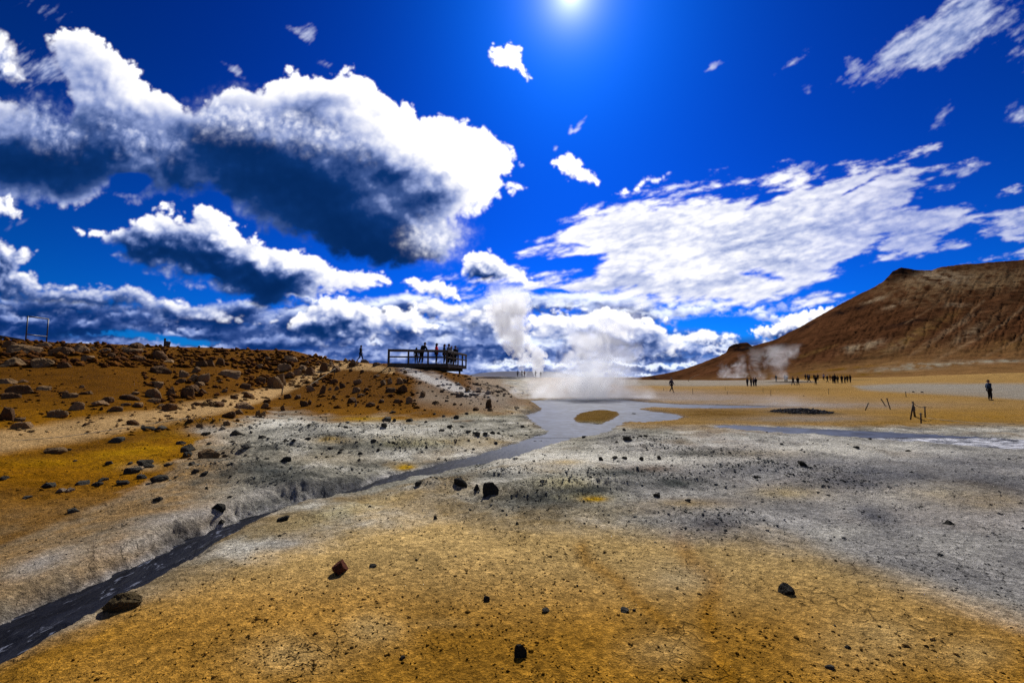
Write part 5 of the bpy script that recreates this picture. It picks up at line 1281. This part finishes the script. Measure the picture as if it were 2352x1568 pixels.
def head_shape(c, yaw, hair=None):
    """a head with brow, eye sockets, nose, mouth, chin and ears, facing +y before the turn; hair: None / 'short' / 'long' / 'hat'"""
    n, m = 22, 28
    V, Fs = [], []
    for i in range(n+1):
        th = math.pi*i/n
        for j in range(m):
            ph = 2*math.pi*j/m
            x, y, z = math.sin(th)*math.sin(ph), math.sin(th)*math.cos(ph), math.cos(th)
            f = max(y, 0)
            sx = .076*(1-.16*max(-z, 0)); sy = .096; sz = .118
            px_, py_, pz_ = x*sx, y*sy, z*sz
            g = lambda ax, az, wx, wz: math.exp(-((px_-ax)/wx)**2-((pz_-az)/wz)**2)*f
            py_ += .022*g(0, -.012, .012, .022)+.006*g(0, .028, .05, .012)-.010*g(.030, .012, .014, .010)-.010*g(-.030, .012, .014, .010)
            py_ += .006*g(0, -.052, .022, .010)-.004*g(0, -.064, .02, .005)+.010*g(0, -.092, .022, .018)
            px_ += (.012 if x > 0 else -.012)*math.exp(-((py_+.004)/.016)**2-((pz_-.0)/.028)**2)*(1 if abs(x) > .8 else 0)
            V.append((px_, py_, pz_))
    for i in range(n):
        for j in range(m):
            Fs.append((i*m+j, (i+1)*m+j, (i+1)*m+(j+1) % m, i*m+(j+1) % m))
    V = np.array(V)
    H = None
    if hair:
        hv = []
        for (x, y, z) in V:
            back = y < .035 or z > .055
            s = 1.13 if hair != 'hat' else 1.22
            if hair == 'long' and z < .02 and y < .03: hv.append((x*1.35, y*1.22-.012, z*1.9-.03 if z < 0 else z))
            elif back and z > -.055: hv.append((x*s, y*s-.004, z*s+.006))
            else: hv.append((x*.86, y*.86, z*.86))
        H = np.array(hv)
        if hair == 'hat': H[:, 2] = np.where(H[:, 2] < .03, np.maximum(H[:, 2], .022)*1, H[:, 2]); r_ = np.hypot(H[:, 0], H[:, 1]); k = (H[:, 2] < .035); H[k, 0] *= 1.5; H[k, 1] *= 1.5
    cy, sn = math.cos(yaw), math.sin(yaw)
    R = np.array([[cy, -sn, 0], [sn, cy, 0], [0, 0, 1]])
    c = np.array(c)
    return V@R.T+c, Fs, (H@R.T+c if H is not None else None)
def fingers(w, d, s):
    """palm and five bent fingers from wrist w in direction d; s = which side the thumb is"""
    d = Vector(d).normalized(); side = d.cross(Vector((0, 1, 0)))
    if side.length < .2: side = Vector((1, 0, 0))
    side.normalize(); nrm = side.cross(d).normalized()
    N, E = {}, []
    w = Vector(w)
    palm = w+d*.075
    N['palm'] = (*palm, .026, .016)
    for k, (off, ln) in enumerate(((-.027, .070), (-.009, .082), (.009, .078), (.026, .060))):
        a = palm+side*off+d*.012; b = a+d*ln*.5+nrm*.010; c = b+d*ln*.42+nrm*.026
        N['f%d_a' % k] = (*a, .0095); N['f%d_b' % k] = (*b, .0085); N['f%d_c' % k] = (*c, .007)
        E += [('palm', 'f%d_a' % k), ('f%d_a' % k, 'f%d_b' % k), ('f%d_b' % k, 'f%d_c' % k)]
    t0 = w+d*.030+side*.030*s; t1 = t0+d*.035+side*.020*s; t2 = t1+d*.030+nrm*.012
    N['t_a'] = (*t0, .011); N['t_b'] = (*t1, .010); N['t_c'] = (*t2, .008)
    E += [('palm', 't_a'), ('t_a', 't_b'), ('t_b', 't_c')]
    return N, E
STAND = dict(pelvis=(0, 0, .94), spine=(0, .01, 1.12), chest=(0, .005, 1.33), neck=(0, .012, 1.49), head=(0, .035, 1.635),
             sl=(-.185, 0, 1.42), el=(-.235, -.02, 1.15), wl=(-.235, .06, .91), sr=(.185, 0, 1.42), er=(.235, -.02, 1.15), wr=(.235, .06, .91),
             hl=(-.09, 0, .91), kl=(-.10, .02, .50), al=(-.105, -.03, .085), hr=(.09, 0, .91), kr=(.10, .03, .50), ar=(.105, -.02, .085))
def pose(**kw): d = dict(STAND); d.update(kw); return d
POSES = {
 'stand': pose(),
 'walk': pose(kl=(-.09, .16, .52), al=(-.09, .27, .10), kr=(.09, -.06, .50), ar=(.09, -.36, .17), el=(-.24, -.12, 1.17), wl=(-.23, -.16, .93), er=(.24, .05, 1.16), wr=(.22, .22, 1.0)),
 'stride': pose(pelvis=(0, 0, .90), hl=(-.09, 0, .87), hr=(.09, 0, .87), spine=(0, .03, 1.08), chest=(0, .06, 1.29), neck=(0, .08, 1.45), head=(0, .12, 1.59), sl=(-.185, .06, 1.38), sr=(.185, .06, 1.38), el=(-.24, .18, 1.15), wl=(-.2, .33, 1.03), er=(.24, -.14, 1.14), wr=(.23, -.22, .92), kl=(-.09, .24, .50), al=(-.09, .42, .085), kr=(.09, -.14, .47), ar=(.09, -.47, .16)),
 'lean': pose(spine=(0, .06, 1.12), chest=(0, .19, 1.29), neck=(0, .28, 1.42), head=(0, .33, 1.56), sl=(-.19, .22, 1.36), sr=(.19, .22, 1.36), el=(-.26, .30, 1.14), wl=(-.20, .46, 1.06), er=(.26, .26, 1.13), wr=(.20, .44, 1.06), kr=(.10, -.02, .50), ar=(.11, -.18, .085)),
 'camera': pose(el=(-.25, .12, 1.20), wl=(-.10, .24, 1.46), er=(.25, .12, 1.20), wr=(.10, .24, 1.46), kl=(-.11, .03, .5), al=(-.13, 0, .085), ar=(.13, -.03, .085)),
 'pockets': pose(el=(-.27, -.06, 1.14), wl=(-.19, .08, .96), er=(.27, -.06, 1.14), wr=(.19, .08, .96), kl=(-.12, .04, .5), al=(-.17, .02, .085), kr=(.12, .05, .5), ar=(.17, .0, .085), spine=(0, -.01, 1.12), chest=(0, -.03, 1.33), neck=(0, -.03, 1.49), head=(0, -.01, 1.635)),
 'folded': pose(el=(-.25, .06, 1.17), wl=(.02, .20, 1.16), er=(.25, .06, 1.17), wr=(-.02, .21, 1.13)),
}
def build_figure(pz, hair, bulky=1.0, coat=False):
    p = POSES[pz]
    def n(k, r, r2=None): return (*p[k], r) if r2 is None else (*p[k], r, r2)
    def mid(a, b, f): return tuple(p[a][i]*(1-f)+p[b][i]*f for i in range(3))
    # body: skin, one continuous surface
    N = {'pelvis': n('pelvis', .12, .085), 'spine': n('spine', .11, .08), 'chest': n('chest', .135, .09), 'neckb': n('neck', .052), 'head': (*p['head'][:2], p['head'][2]-.06, .05)}
    E = [('pelvis', 'spine'), ('spine', 'chest'), ('chest', 'neckb'), ('neckb', 'head')]
    for s in 'lr':
        N.update({'s'+s: n('s'+s, .05), 'e'+s: n('e'+s, .037), 'w'+s: n('w'+s, .025), 'h'+s: n('h'+s, .078), 'k'+s: n('k'+s, .052), 'a'+s: n('a'+s, .036)})
        ay = p['a'+s]
        N['t'+s] = (ay[0]*1.05, ay[1]+.15, max(ay[2]-.05, .03), .03)
        E += [('chest', 's'+s), ('s'+s, 'e'+s), ('e'+s, 'w'+s), ('pelvis', 'h'+s), ('h'+s, 'k'+s), ('k'+s, 'a'+s), ('a'+s, 't'+s)]
        d = Vector(p['w'+s])-Vector(p['e'+s])
        fn, fe = fingers(p['w'+s], d, 1 if s == 'l' else -1)
        for k, v in fn.items(): N[s+k] = v
        E += [('w'+s, s+'palm')]+[(s+a, s+b) for a, b in fe]
    V, Fs = skin_graph(N, E)
    hv, hf, hh = head_shape(p['head'], 0.0, hair)
    k = len(V); body = (np.concatenate([V, hv]), Fs+[tuple(i+k for i in f) for f in hf])
    # jacket
    b = bulky*1.14
    J = {'spine': (*mid('pelvis', 'spine', .1), .150*b, .118*b), 'mid': n('spine', .140*b, .110*b), 'chest': n('chest', .165*b, .118*b), 'collar': n('neck', .066)}
    Je = [('spine', 'mid'), ('mid', 'chest'), ('chest', 'collar')]
    if coat: J = {'hem': (p['pelvis'][0], p['pelvis'][1], p['pelvis'][2]-.16, .20, .17), **J}; Je = [('hem', 'spine')]+Je
    for s in 'lr':
        J.update({'s'+s: n('s'+s, .072*b), 'e'+s: n('e'+s, .055*b), 'w'+s: (*mid('e'+s, 'w'+s, .93), .040*b)})
        Je += [('chest', 's'+s), ('s'+s, 'e'+s), ('e'+s, 'w'+s)]
    jacket = skin_graph(J, Je)
    T = {'pelvis': n('pelvis', .145, .115)}; Te = []
    for s in 'lr':
        T.update({'h'+s: n('h'+s, .108), 'k'+s: n('k'+s, .080), 'a'+s: (*mid('k'+s, 'a'+s, .93), .055)})
        Te += [('pelvis', 'h'+s), ('h'+s, 'k'+s), ('k'+s, 'a'+s)]
    trousers = skin_graph(T, Te)
    shoes = []
    for s in 'lr':
        ay = p['a'+s]
        q = {'a': (ay[0], ay[1]-.03, ay[2]-.02, .048), 'b': (ay[0], ay[1]+.06, max(ay[2]-.04, .04), .046, .038), 'c': (ay[0]*1.04, ay[1]+.17, max(ay[2]-.05, .034), .042, .030)}
        shoes.append(skin_graph(q, [('a', 'b'), ('b', 'c')]))
    return body, jacket, trousers, shoes, ((hh, hf) if hh is not None else None)
_FIG = {}
CLOTH = {}
def cloth(c):
    k = tuple(c)
    if k not in CLOTH: CLOTH[k] = simple('cloth', k, .9, .1, 30, .2)
    return CLOTH[k]
SKINM = simple('skin', (.32, .18, .12), .6, .3); SHOEM = simple('shoe_leather', (.02, .018, .016), .7, .2)
def to_mesh(name, vf):
    me = bpy.data.meshes.new(name); me.from_pydata([tuple(v) for v in vf[0]], [], vf[1]); me.update()
    me.polygons.foreach_set('use_smooth', [True]*len(me.polygons)); me.materials.append(None)
    return me
def figure(pz, hair, bulky, coat=False):
    key = (pz, hair, bulky, coat)
    if key not in _FIG:
        b, j, t, sh, h = build_figure(pz, hair, bulky, coat)
        _FIG[key] = (to_mesh('person', b), to_mesh('jacket', j), to_mesh('trousers', t), [to_mesh('shoe', q) for q in sh], to_mesh('hair', h) if h else None)
    return _FIG[key]
def person(loc, height_m, yaw, pz, label, jc, tc=(.015, .015, .02), hair='short', hc=(.012, .009, .007), group=None, bulky=1.0, coat=False):
    """yaw 0 faces away from the viewer (+y); positive turns to the left"""
    b, j, t, sh, h = figure(pz, hair, bulky, coat)
    def put(name, me, mat, parent=None):
        o = link(bpy.data.objects.new(name, me)); o.parent = parent
        o.material_slots[0].link = 'OBJECT'; o.material_slots[0].material = mat
        return o
    r = put('person', b, SKINM)
    r.location = loc; r.rotation_euler = (0, 0, yaw); k = height_m/1.755; r.scale = (k, k, k)
    props(r, label, 'person', group)
    put('jacket', j, cloth(jc), r); put('trousers', t, cloth(tc), r)
    for q in sh: put('shoe', q, SHOEM, r)
    if h: put('hat' if hair == 'hat' else 'hair', h, cloth(hc), r)
    return r
def backpack(p, col, label, bag=False):
    V, Fs = skin_graph({'a': (0, 0, -.16, .13, .085), 'b': (0, -.01, .02, .145, .095), 'c': (0, 0, .2, .115, .075)}, [('a', 'b'), ('b', 'c')])
    o = mesh_obj('backpack', V, Fs, cloth(col), None, True)
    m = Matrix.Translation(p.location) @ Matrix.Rotation(p.rotation_euler.z, 4, 'Z') @ Matrix.Scale(p.scale[0], 4)
    q = m @ Vector((0, -.19, 1.25)); o.location = q; o.rotation_euler = p.rotation_euler; o.scale = p.scale
    pk = mesh_obj('pocket', [(x, y, z) for x, y, z in np.array(V)*np.array([.62, .5, .45])+np.array([0, -.075, -.08])], Fs, cloth(col), o, True)
    return props(o, label, 'backpack')
def ground_person(x, yfoot, ytop, *a, **k):
    g = ground_at(x, yfoot, 1200)
    X, Y, Z = g
    dep = Y*CP+(Z-EYE)*SP
    h = max(min((yfoot-ytop)*K/F*dep, 2.0), 1.35)
    return person((X, Y, Z), h, *a, **k)
BLK = (.010, .010, .013); NAVY = (.012, .020, .045); GREY = (.16, .155, .17); RED = (.88, .015, .012); DKRED = (.20, .02, .02); PINK = (.42, .34, .40); OLIVE = (.03, .03, .02); JEAN = (.025, .05, .12)
E90 = -math.pi/2; W90 = math.pi/2
# on the ridge
def crest_person(x, yfoot, ytop, Yq, *a, **k):
    aa, bb, cc = pix_dir(x*K, yfoot*K)
    X = float(aa/bb*Yq); Z = hz(X, Yq); dep = Yq*CP+(Z-EYE)*SP
    return person((X, Yq, Z), (yfoot-ytop)*K/F*dep, *a, **k)
crest_person(828, 827, 788, 46.0, E90, 'walk', 'man in a dark jacket and jeans walking right along the ridge left of the platform', BLK, JEAN)
# on the platform
def deck_person(x, Yq, h, *a, **k):
    aa, bb, cc = pix_dir(x*K, 830*K)
    return person((float(aa/bb*Yq), Yq, DECK_Z), h*1.06, *a, **k)
GP = 'visitors on the viewing platform'
deck_person(968, 36.9, 1.84, E90-.5, 'lean', 'tallest man in black leaning on the platform rail', BLK, BLK, group=GP, bulky=1.1)
deck_person(956, 37.0, 1.36, .2, 'stand', 'short dark-clothed person beside the leaning man on the platform', (.02, .018, .016), (.02, .018, .016), 'long', group=GP)
deck_person(1002, 36.4, 1.66, E90, 'folded', 'woman with long black hair in a bright red coat on the platform', RED, BLK, 'long', group=GP, bulky=1.12, coat=True)
deck_person(1020, 37.6, 1.68, E90, 'stand', 'long-haired woman in dark clothes behind the red coat on the platform', BLK, BLK, 'long', group=GP)
deck_person(1030, 38.2, 1.74, E90-.2, 'camera', 'man in a grey patterned top near the corner of the platform', (.16, .15, .15), BLK, group=GP)
p_ = deck_person(1036, 38.8, 1.55, E90-.4, 'stand', 'shorter person in a pale vest at the platform side rail', (.30, .30, .26), BLK, group=GP)
backpack(p_, BLK, 'dark backpack worn by the shorter person on the platform')
deck_person(1045, 40.2, 1.70, E90-.5, 'camera', 'dark-clothed person at the far right of the platform rail', BLK, BLK, 'hat', group=GP)
# by the far steam column
GF = 'people beyond the low ridge by the steam columns'
for x, yf, yt, yaw, pz, lab, c, hr in ((1189, 861.5, 848, 0, 'stand', 'faint figure leftmost before the white steam column', GREY, 'short'), (1199, 861.5, 848, .4, 'camera', 'dark figure at the foot of the white steam column', (.08, .06, .06), 'short'), (1204.5, 862, 848, .3, 'stand', 'person in red at the foot of the white steam column', DKRED, 'short'),
        (1230, 865.5, 849.5, -.4, 'camera', 'grey figure photographing before the smaller steam column', (.10, .11, .14), 'short'), (1242, 867, 851, .2, 'stand', 'dark blue figure rightmost by the smaller steam column', NAVY, 'short')):
    aa, bb, cc = pix_dir(x*K, yf*K); Yq = 110.0; X = float(aa/bb*Yq)
    person((X, Yq, hz(X, Yq)), 1.72, yaw, pz, lab, c, BLK, hr, group=GF)
# on the plain
p_ = ground_person(1543, 900, 867, E90+.25, 'walk', 'grey-clad man with a backpack walking alone on the tan plain', (.085, .08, .10), (.03, .03, .04), 'hat', (.2, .19, .18))
backpack(p_, (.03, .03, .045), 'dark backpack on the lone walker')
GA = 'four people at the edge of the pale crust'
ground_person(1717, 886.5, 866, .3, 'stand', 'leftmost slim figure of the four dark people', (.045, .045, .06), BLK, group=GA)
ground_person(1725.5, 887, 865.5, E90, 'stand', 'second of the four dark people, holding out a hand', BLK, BLK, group=GA)
ground_person(1731.5, 886, 866, .2, 'stand', 'third of the four people, in a lighter grey jacket', (.10, .09, .12), BLK, group=GA)
p_ = ground_person(1736.5, 886.5, 866, .4, 'stand', 'rightmost of the four dark people, with a bulky bag', BLK, BLK, group=GA, bulky=1.12)
backpack(p_, BLK, 'bulky dark bag on the rightmost of four people')
ground_person(1748, 871.5, 859.5, W90, 'stride', 'small striding figure in dark red behind the four people', DKRED, BLK, 'hat', (.5, .45, .4))
GT = 'tour group at the foot of the mountain'
for (zx, zt, zb, yaw, pz, lab, jc, tc, hr, hc, bk) in (
        (187, 230, 390, .0, 'stand', 'dark figure alone at the left end of the steaming rim', BLK, BLK, 'short', BLK, 1.0),
        (390, 230, 390, -.4, 'stand', 'dark figure standing close to a companion in white by the steam', BLK, BLK, 'short', BLK, 1.0),
        (432, 228, 390, .3, 'pockets', 'person in a white top beside the steam, legs apart', (.48, .47, .46), BLK, 'short', BLK, 1.0),
        (572, 275, 482, .2, 'walk', 'left one of two black-clad walkers in front of the rim', BLK, BLK, 'hat', BLK, 1.1),
        (680, 275, 486, -.3, 'walk', 'right one of two black-clad walkers in front of the rim', BLK, BLK, 'hat', BLK, 1.15),
        (852, 212, 362, E90, 'walk', 'dark figure walking behind a pair, left of the tour group', BLK, BLK, 'short', BLK, 1.0),
        (905, 218, 366, .1, 'stand', 'dark figure of an overlapping pair left of the tour group', BLK, BLK, 'short', BLK, 1.05),
        (930, 216, 410, E90, 'stride', 'striding dark figure in front of the overlapping pair', NAVY, BLK, 'short', BLK, 1.1),
        (1045, 222, 352, 0, 'stand', 'dark figure behind a man on the path, left side', BLK, BLK, 'short', BLK, 1.0),
        (1086, 250, 460, .15, 'pockets', 'man in black nearest on the path before two others', BLK, BLK, 'short', BLK, 1.1),
        (1131, 214, 358, -.3, 'stand', 'dark blue figure behind the man on the path, right side', NAVY, BLK, 'short', BLK, 1.0),
        (1263, 208, 366, .1, 'pockets', 'person in a pale pink jacket standing apart', PINK, BLK, 'short', BLK, 1.1),
        (1346, 240, 412, E90, 'walk', 'walker in black with a white hat', BLK, BLK, 'hat', (.6, .58, .55), 1.0),
        (1408, 236, 366, .3, 'stand', 'person in dark red behind the white-hatted walker', (.16, .012, .012), DKRED, 'short', BLK, 1.0),
        (1472, 240, 424, -.2, 'stand', 'left figure of three packed together in black', BLK, BLK, 'short', (.2, .18, .15), 1.15),
        (1516, 214, 430, .2, 'stand', 'tallest figure in the middle of three packed together', BLK, BLK, 'short', BLK, 1.2),
        (1577, 250, 432, -.4, 'stand', 'right figure of three packed together in black', BLK, BLK, 'short', BLK, 1.1),
        (1675, 240, 430, .0, 'stand', 'broad black figure standing between two clusters', BLK, BLK, 'hat', BLK, 1.22),
        (1745, 250, 426, .4, 'pockets', 'left of the last three in black at the right end', BLK, BLK, 'hat', (.12, .12, .12), 1.05),
        (1800, 240, 412, -.2, 'stand', 'middle of the last three in black at the right end', BLK, BLK, 'short', BLK, 1.05),
        (1866, 228, 412, .3, 'stand', 'rightmost tall figure of the tour group in black', BLK, BLK, 'hat', BLK, 1.15)):
    x, yb = z4(zx, zb); _, yt = z4(zx, zt)
    ground_person(x, yb, yt, yaw, pz, lab, jc, tc, hr, hc, GT, bk)
ground_person(2274, 918.5, 872, E90-.35, 'pockets', 'heavy-set person in a dark blue jacket standing alone at right', (.018, .040, .085), (.012, .010, .010), 'hat', (.02, .015, .012), bulky=1.22)
# ================================================================ steam
def plume(base, ctr, rad, H, dens, label, seed, nscale=.5, flat=1.0, soft=.7, rag=.9, top=.75, bot=0.02, col=(.985, .993, 1.0), aniso=.45, contrast=(.36, .62), group=None):
    """steam rising from base: ctr, rad = lists of (height fraction, sideways offset / radius in metres); flat = depth over width"""
    N, M = 26, 26
    r = np.random.RandomState(seed)
    V, Fs = [], []
    hs = [h for h, _ in ctr]; co_ = [c for _, c in ctr]; rs = [h for h, _ in rad]; rr = [c for _, c in rad]
    ph = r.rand(6)*6.28
    for i in range(N+1):
        f = i/N; cx = np.interp(f, hs, co_); ra = np.interp(f, rs, rr)
        e = math.sqrt(max(1-((f-.5)/.5)**8, 0)) if 0 < f < 1 else .15
        for j in range(M):
            a = 2*math.pi*j/M
            k = 1.0+.10*math.sin(2*a+ph[0]+f*9)+.07*math.sin(3*a+ph[1]-f*14)+.06*math.sin(5*a+f*21+ph[2])
            V.append((cx+math.cos(a)*ra*k*e, math.sin(a)*ra*k*flat*e, f*H))
    for i in range(N):
        for j in range(M): Fs.append((i*M+j, i*M+(j+1) % M, (i+1)*M+(j+1) % M, (i+1)*M+j))
    Fs += [tuple(reversed(range(M))), tuple(range(N*M, N*M+M))]
    m = bpy.data.materials.new('steam'); m.use_nodes = True
    t = NT(m); t.n.clear()
    out = t.new('ShaderNodeOutputMaterial'); pv = t.new('ShaderNodeVolumePrincipled'); t.link(pv.outputs[0], out.inputs['Volume'])
    pv.inputs['Color'].default_value = rgba(col); pv.inputs['Anisotropy'].default_value = aniso
    tc = t.new('ShaderNodeTexCoord'); sp = t.new('ShaderNodeSeparateXYZ'); t.link(tc.outputs['Object'], sp.inputs[0])
    f = t.math('DIVIDE', sp.outputs[2], H, clamp=True)
    def curve(hh, vv):
        n = t.new('ShaderNodeFloatCurve'); c = n.mapping.curves[0]
        lo, hi = min(vv)-.01, max(vv)+.01
        pts = sorted(zip(hh, vv))
        c.points[0].location = (pts[0][0], (pts[0][1]-lo)/(hi-lo)); c.points[1].location = (pts[-1][0], (pts[-1][1]-lo)/(hi-lo))
        for a, b in pts[1:-1]: c.points.new(a, (b-lo)/(hi-lo))
        n.mapping.update(); t.link(f, n.inputs['Value'])
        return t.math('MULTIPLY_ADD', n.outputs[0], hi-lo, lo)
    cx = curve(hs, co_); ra = curve(rs, rr)
    dx = t.math('DIVIDE', t.math('SUBTRACT', sp.outputs[0], cx), ra); dy = t.math('DIVIDE', sp.outputs[1], t.math('MULTIPLY', ra, flat))
    rho = t.math('SQRT', t.math('ADD', t.math('MULTIPLY', dx, dx), t.math('MULTIPLY', dy, dy)))
    off = t.new('ShaderNodeVectorMath', operation='ADD'); t.link(tc.outputs['Object'], off.inputs[0]); off.inputs[1].default_value = (seed*3.1, seed*1.7, 0)
    nz = t.noise(off.outputs[0], nscale, 5, .62, .8)
    n2 = t.ramp(nz, (contrast[0], contrast[1], 0, 1))
    e = t.math('SUBTRACT', 1.0, t.math('ADD', rho, t.math('MULTIPLY', t.math('SUBTRACT', .52, nz), rag*3.0)))
    d = t.ramp(e, (0, soft, 0, 1))
    d = t.math('MULTIPLY', d, t.math('MULTIPLY_ADD', n2, .85, .15))
    d = t.math('MULTIPLY', d, t.ramp(f, (top, 1.0, 1, 0))); d = t.math('MULTIPLY', d, t.ramp(f, (0.0, max(bot, .005), .2, 1)))
    d = t.math('MULTIPLY', d, t.ramp(rho, (.85, 1.05, 1, 0)))
    t.link(t.math('MULTIPLY', d, dens), pv.inputs['Density'])
    o = mesh_obj('steam_plume', V, Fs, m, None, True)
    o.location = base
    return props(o, label, 'steam', group)
def at_px(x, y, Yq): a, b, c = pix_dir(x*K, y*K); return (float(a/b*Yq), Yq, float(EYE+c/b*Yq))
def mpp(Yq): return K/F*Yq          # metres per measured pixel at that distance
k_ = mpp(118)
plume(at_px(1207, 864, 118), [(0, 0), (.15, -8*k_), (.35, -26*k_), (.6, -36*k_), (.8, -40*k_), (1, -44*k_)], [(0, 10*k_), (.10, 19*k_), (.25, 34*k_), (.45, 46*k_), (.75, 62*k_), (1, 70*k_)], 228*k_, .60,
      'dense white steam column rising from the far vent beside small figures', 3, .30, .8, .5, 1.15, .55, contrast=(.34, .52))
plume(at_px(1234, 867, 117), [(0, 0), (.3, 2*k_), (.6, 2*k_), (.85, -14*k_), (1, -22*k_)], [(0, 8*k_), (.3, 18*k_), (.6, 24*k_), (.85, 20*k_), (1, 12*k_)], 84*k_, .75,
      'small white steam puff right of the dense column', 5, .5, .8, .4, .85, .7, contrast=(.28, .5))
k_ = mpp(37)
plume(at_px(1330, 922, 37), [(0, 0), (.5, 5*k_), (1, 10*k_)], [(0, 190*k_), (.3, 180*k_), (.6, 140*k_), (1, 80*k_)], 100*k_, .66, 'low bank of steam drifting over the far edge of the mud pool', 7, .42, .55, .9, .55, .35, .02, contrast=(.34, .60))
plume(at_px(1345, 905, 37.5), [(0, 0), (.4, 0), (.7, -6*k_), (1, 10*k_)], [(0, 80*k_), (.4, 84*k_), (.7, 72*k_), (1, 56*k_)], 176*k_, .80, 'soft steam column rising from the middle of the mud pool', 9, .5, .7, .8, 1.05, .6, .1, contrast=(.38, .60))
plume(at_px(1400, 890, 41), [(0, 0), (.5, 10*mpp(41)), (1, 4*mpp(41))], [(0, 80*mpp(41)), (.5, 80*mpp(41)), (1, 64*mpp(41))], 225*mpp(41), .42, 'faint tall veil of steam behind the pool column', 11, .4, .7, .9, .7, .55, .2, contrast=(.38, .62))
plume(at_px(1215, 905, 40), [(0, 0), (.5, 0), (1, 20*mpp(40))], [(0, 90*mpp(40)), (.5, 80*mpp(40)), (1, 50*mpp(40))], 64*mpp(40), .30, 'thin steam hugging the spur left of the mud pool', 13, .45, .6, .9, .7, .4, .1, contrast=(.36, .62))
k_ = mpp(150)
plume(at_px(1692, 868, 150), [(0, 0), (.5, 6*k_), (1, 16*k_)], [(0, 44*k_), (.3, 26*k_), (.6, 18*k_), (1, 14*k_)], 60*k_, .13, 'thin wisp of steam at the left foot of the mountain', 15, .28, .7, .8, .9, .5, contrast=(.40, .62))
plume(at_px(1665, 868, 152), [(0, 0), (1, -6*k_)], [(0, 30*k_), (.5, 20*k_), (1, 12*k_)], 44*k_, .10, 'faint low steam patch leftmost at the mountain foot', 16, .3, .7, .8, .9, .5, contrast=(.40, .62))
k_ = mpp(92)
plume(at_px(1790, 874, 92), [(0, 0), (.35, -4*k_), (.65, 2*k_), (1, 26*k_)], [(0, 26*k_), (.3, 30*k_), (.65, 44*k_), (1, 50*k_)], 90*k_, .14, 'curling steam in front of the mountain above a dark figure', 17, .34, .7, .7, 1.0, .65, contrast=(.40, .60))
plume(at_px(1745, 872, 96), [(0, 0), (.5, -6*k_), (1, -14*k_)], [(0, 22*k_), (.5, 22*k_), (1, 26*k_)], 84*k_, .11, 'thin steam veil left of the curling steam at the mountain', 19, .34, .7, .8, 1.0, .6, contrast=(.42, .62))
k_ = mpp(27)
plume(at_px(1800, 944, 27), [(0, 0), (.5, 10*k_), (1, 40*k_)], [(0, 110*k_), (.5, 100*k_), (1, 70*k_)], 46*k_, .09, 'very thin mist drifting over the cinder heap', 21, .5, .6, .9, .7, .4, .1, contrast=(.40, .64))
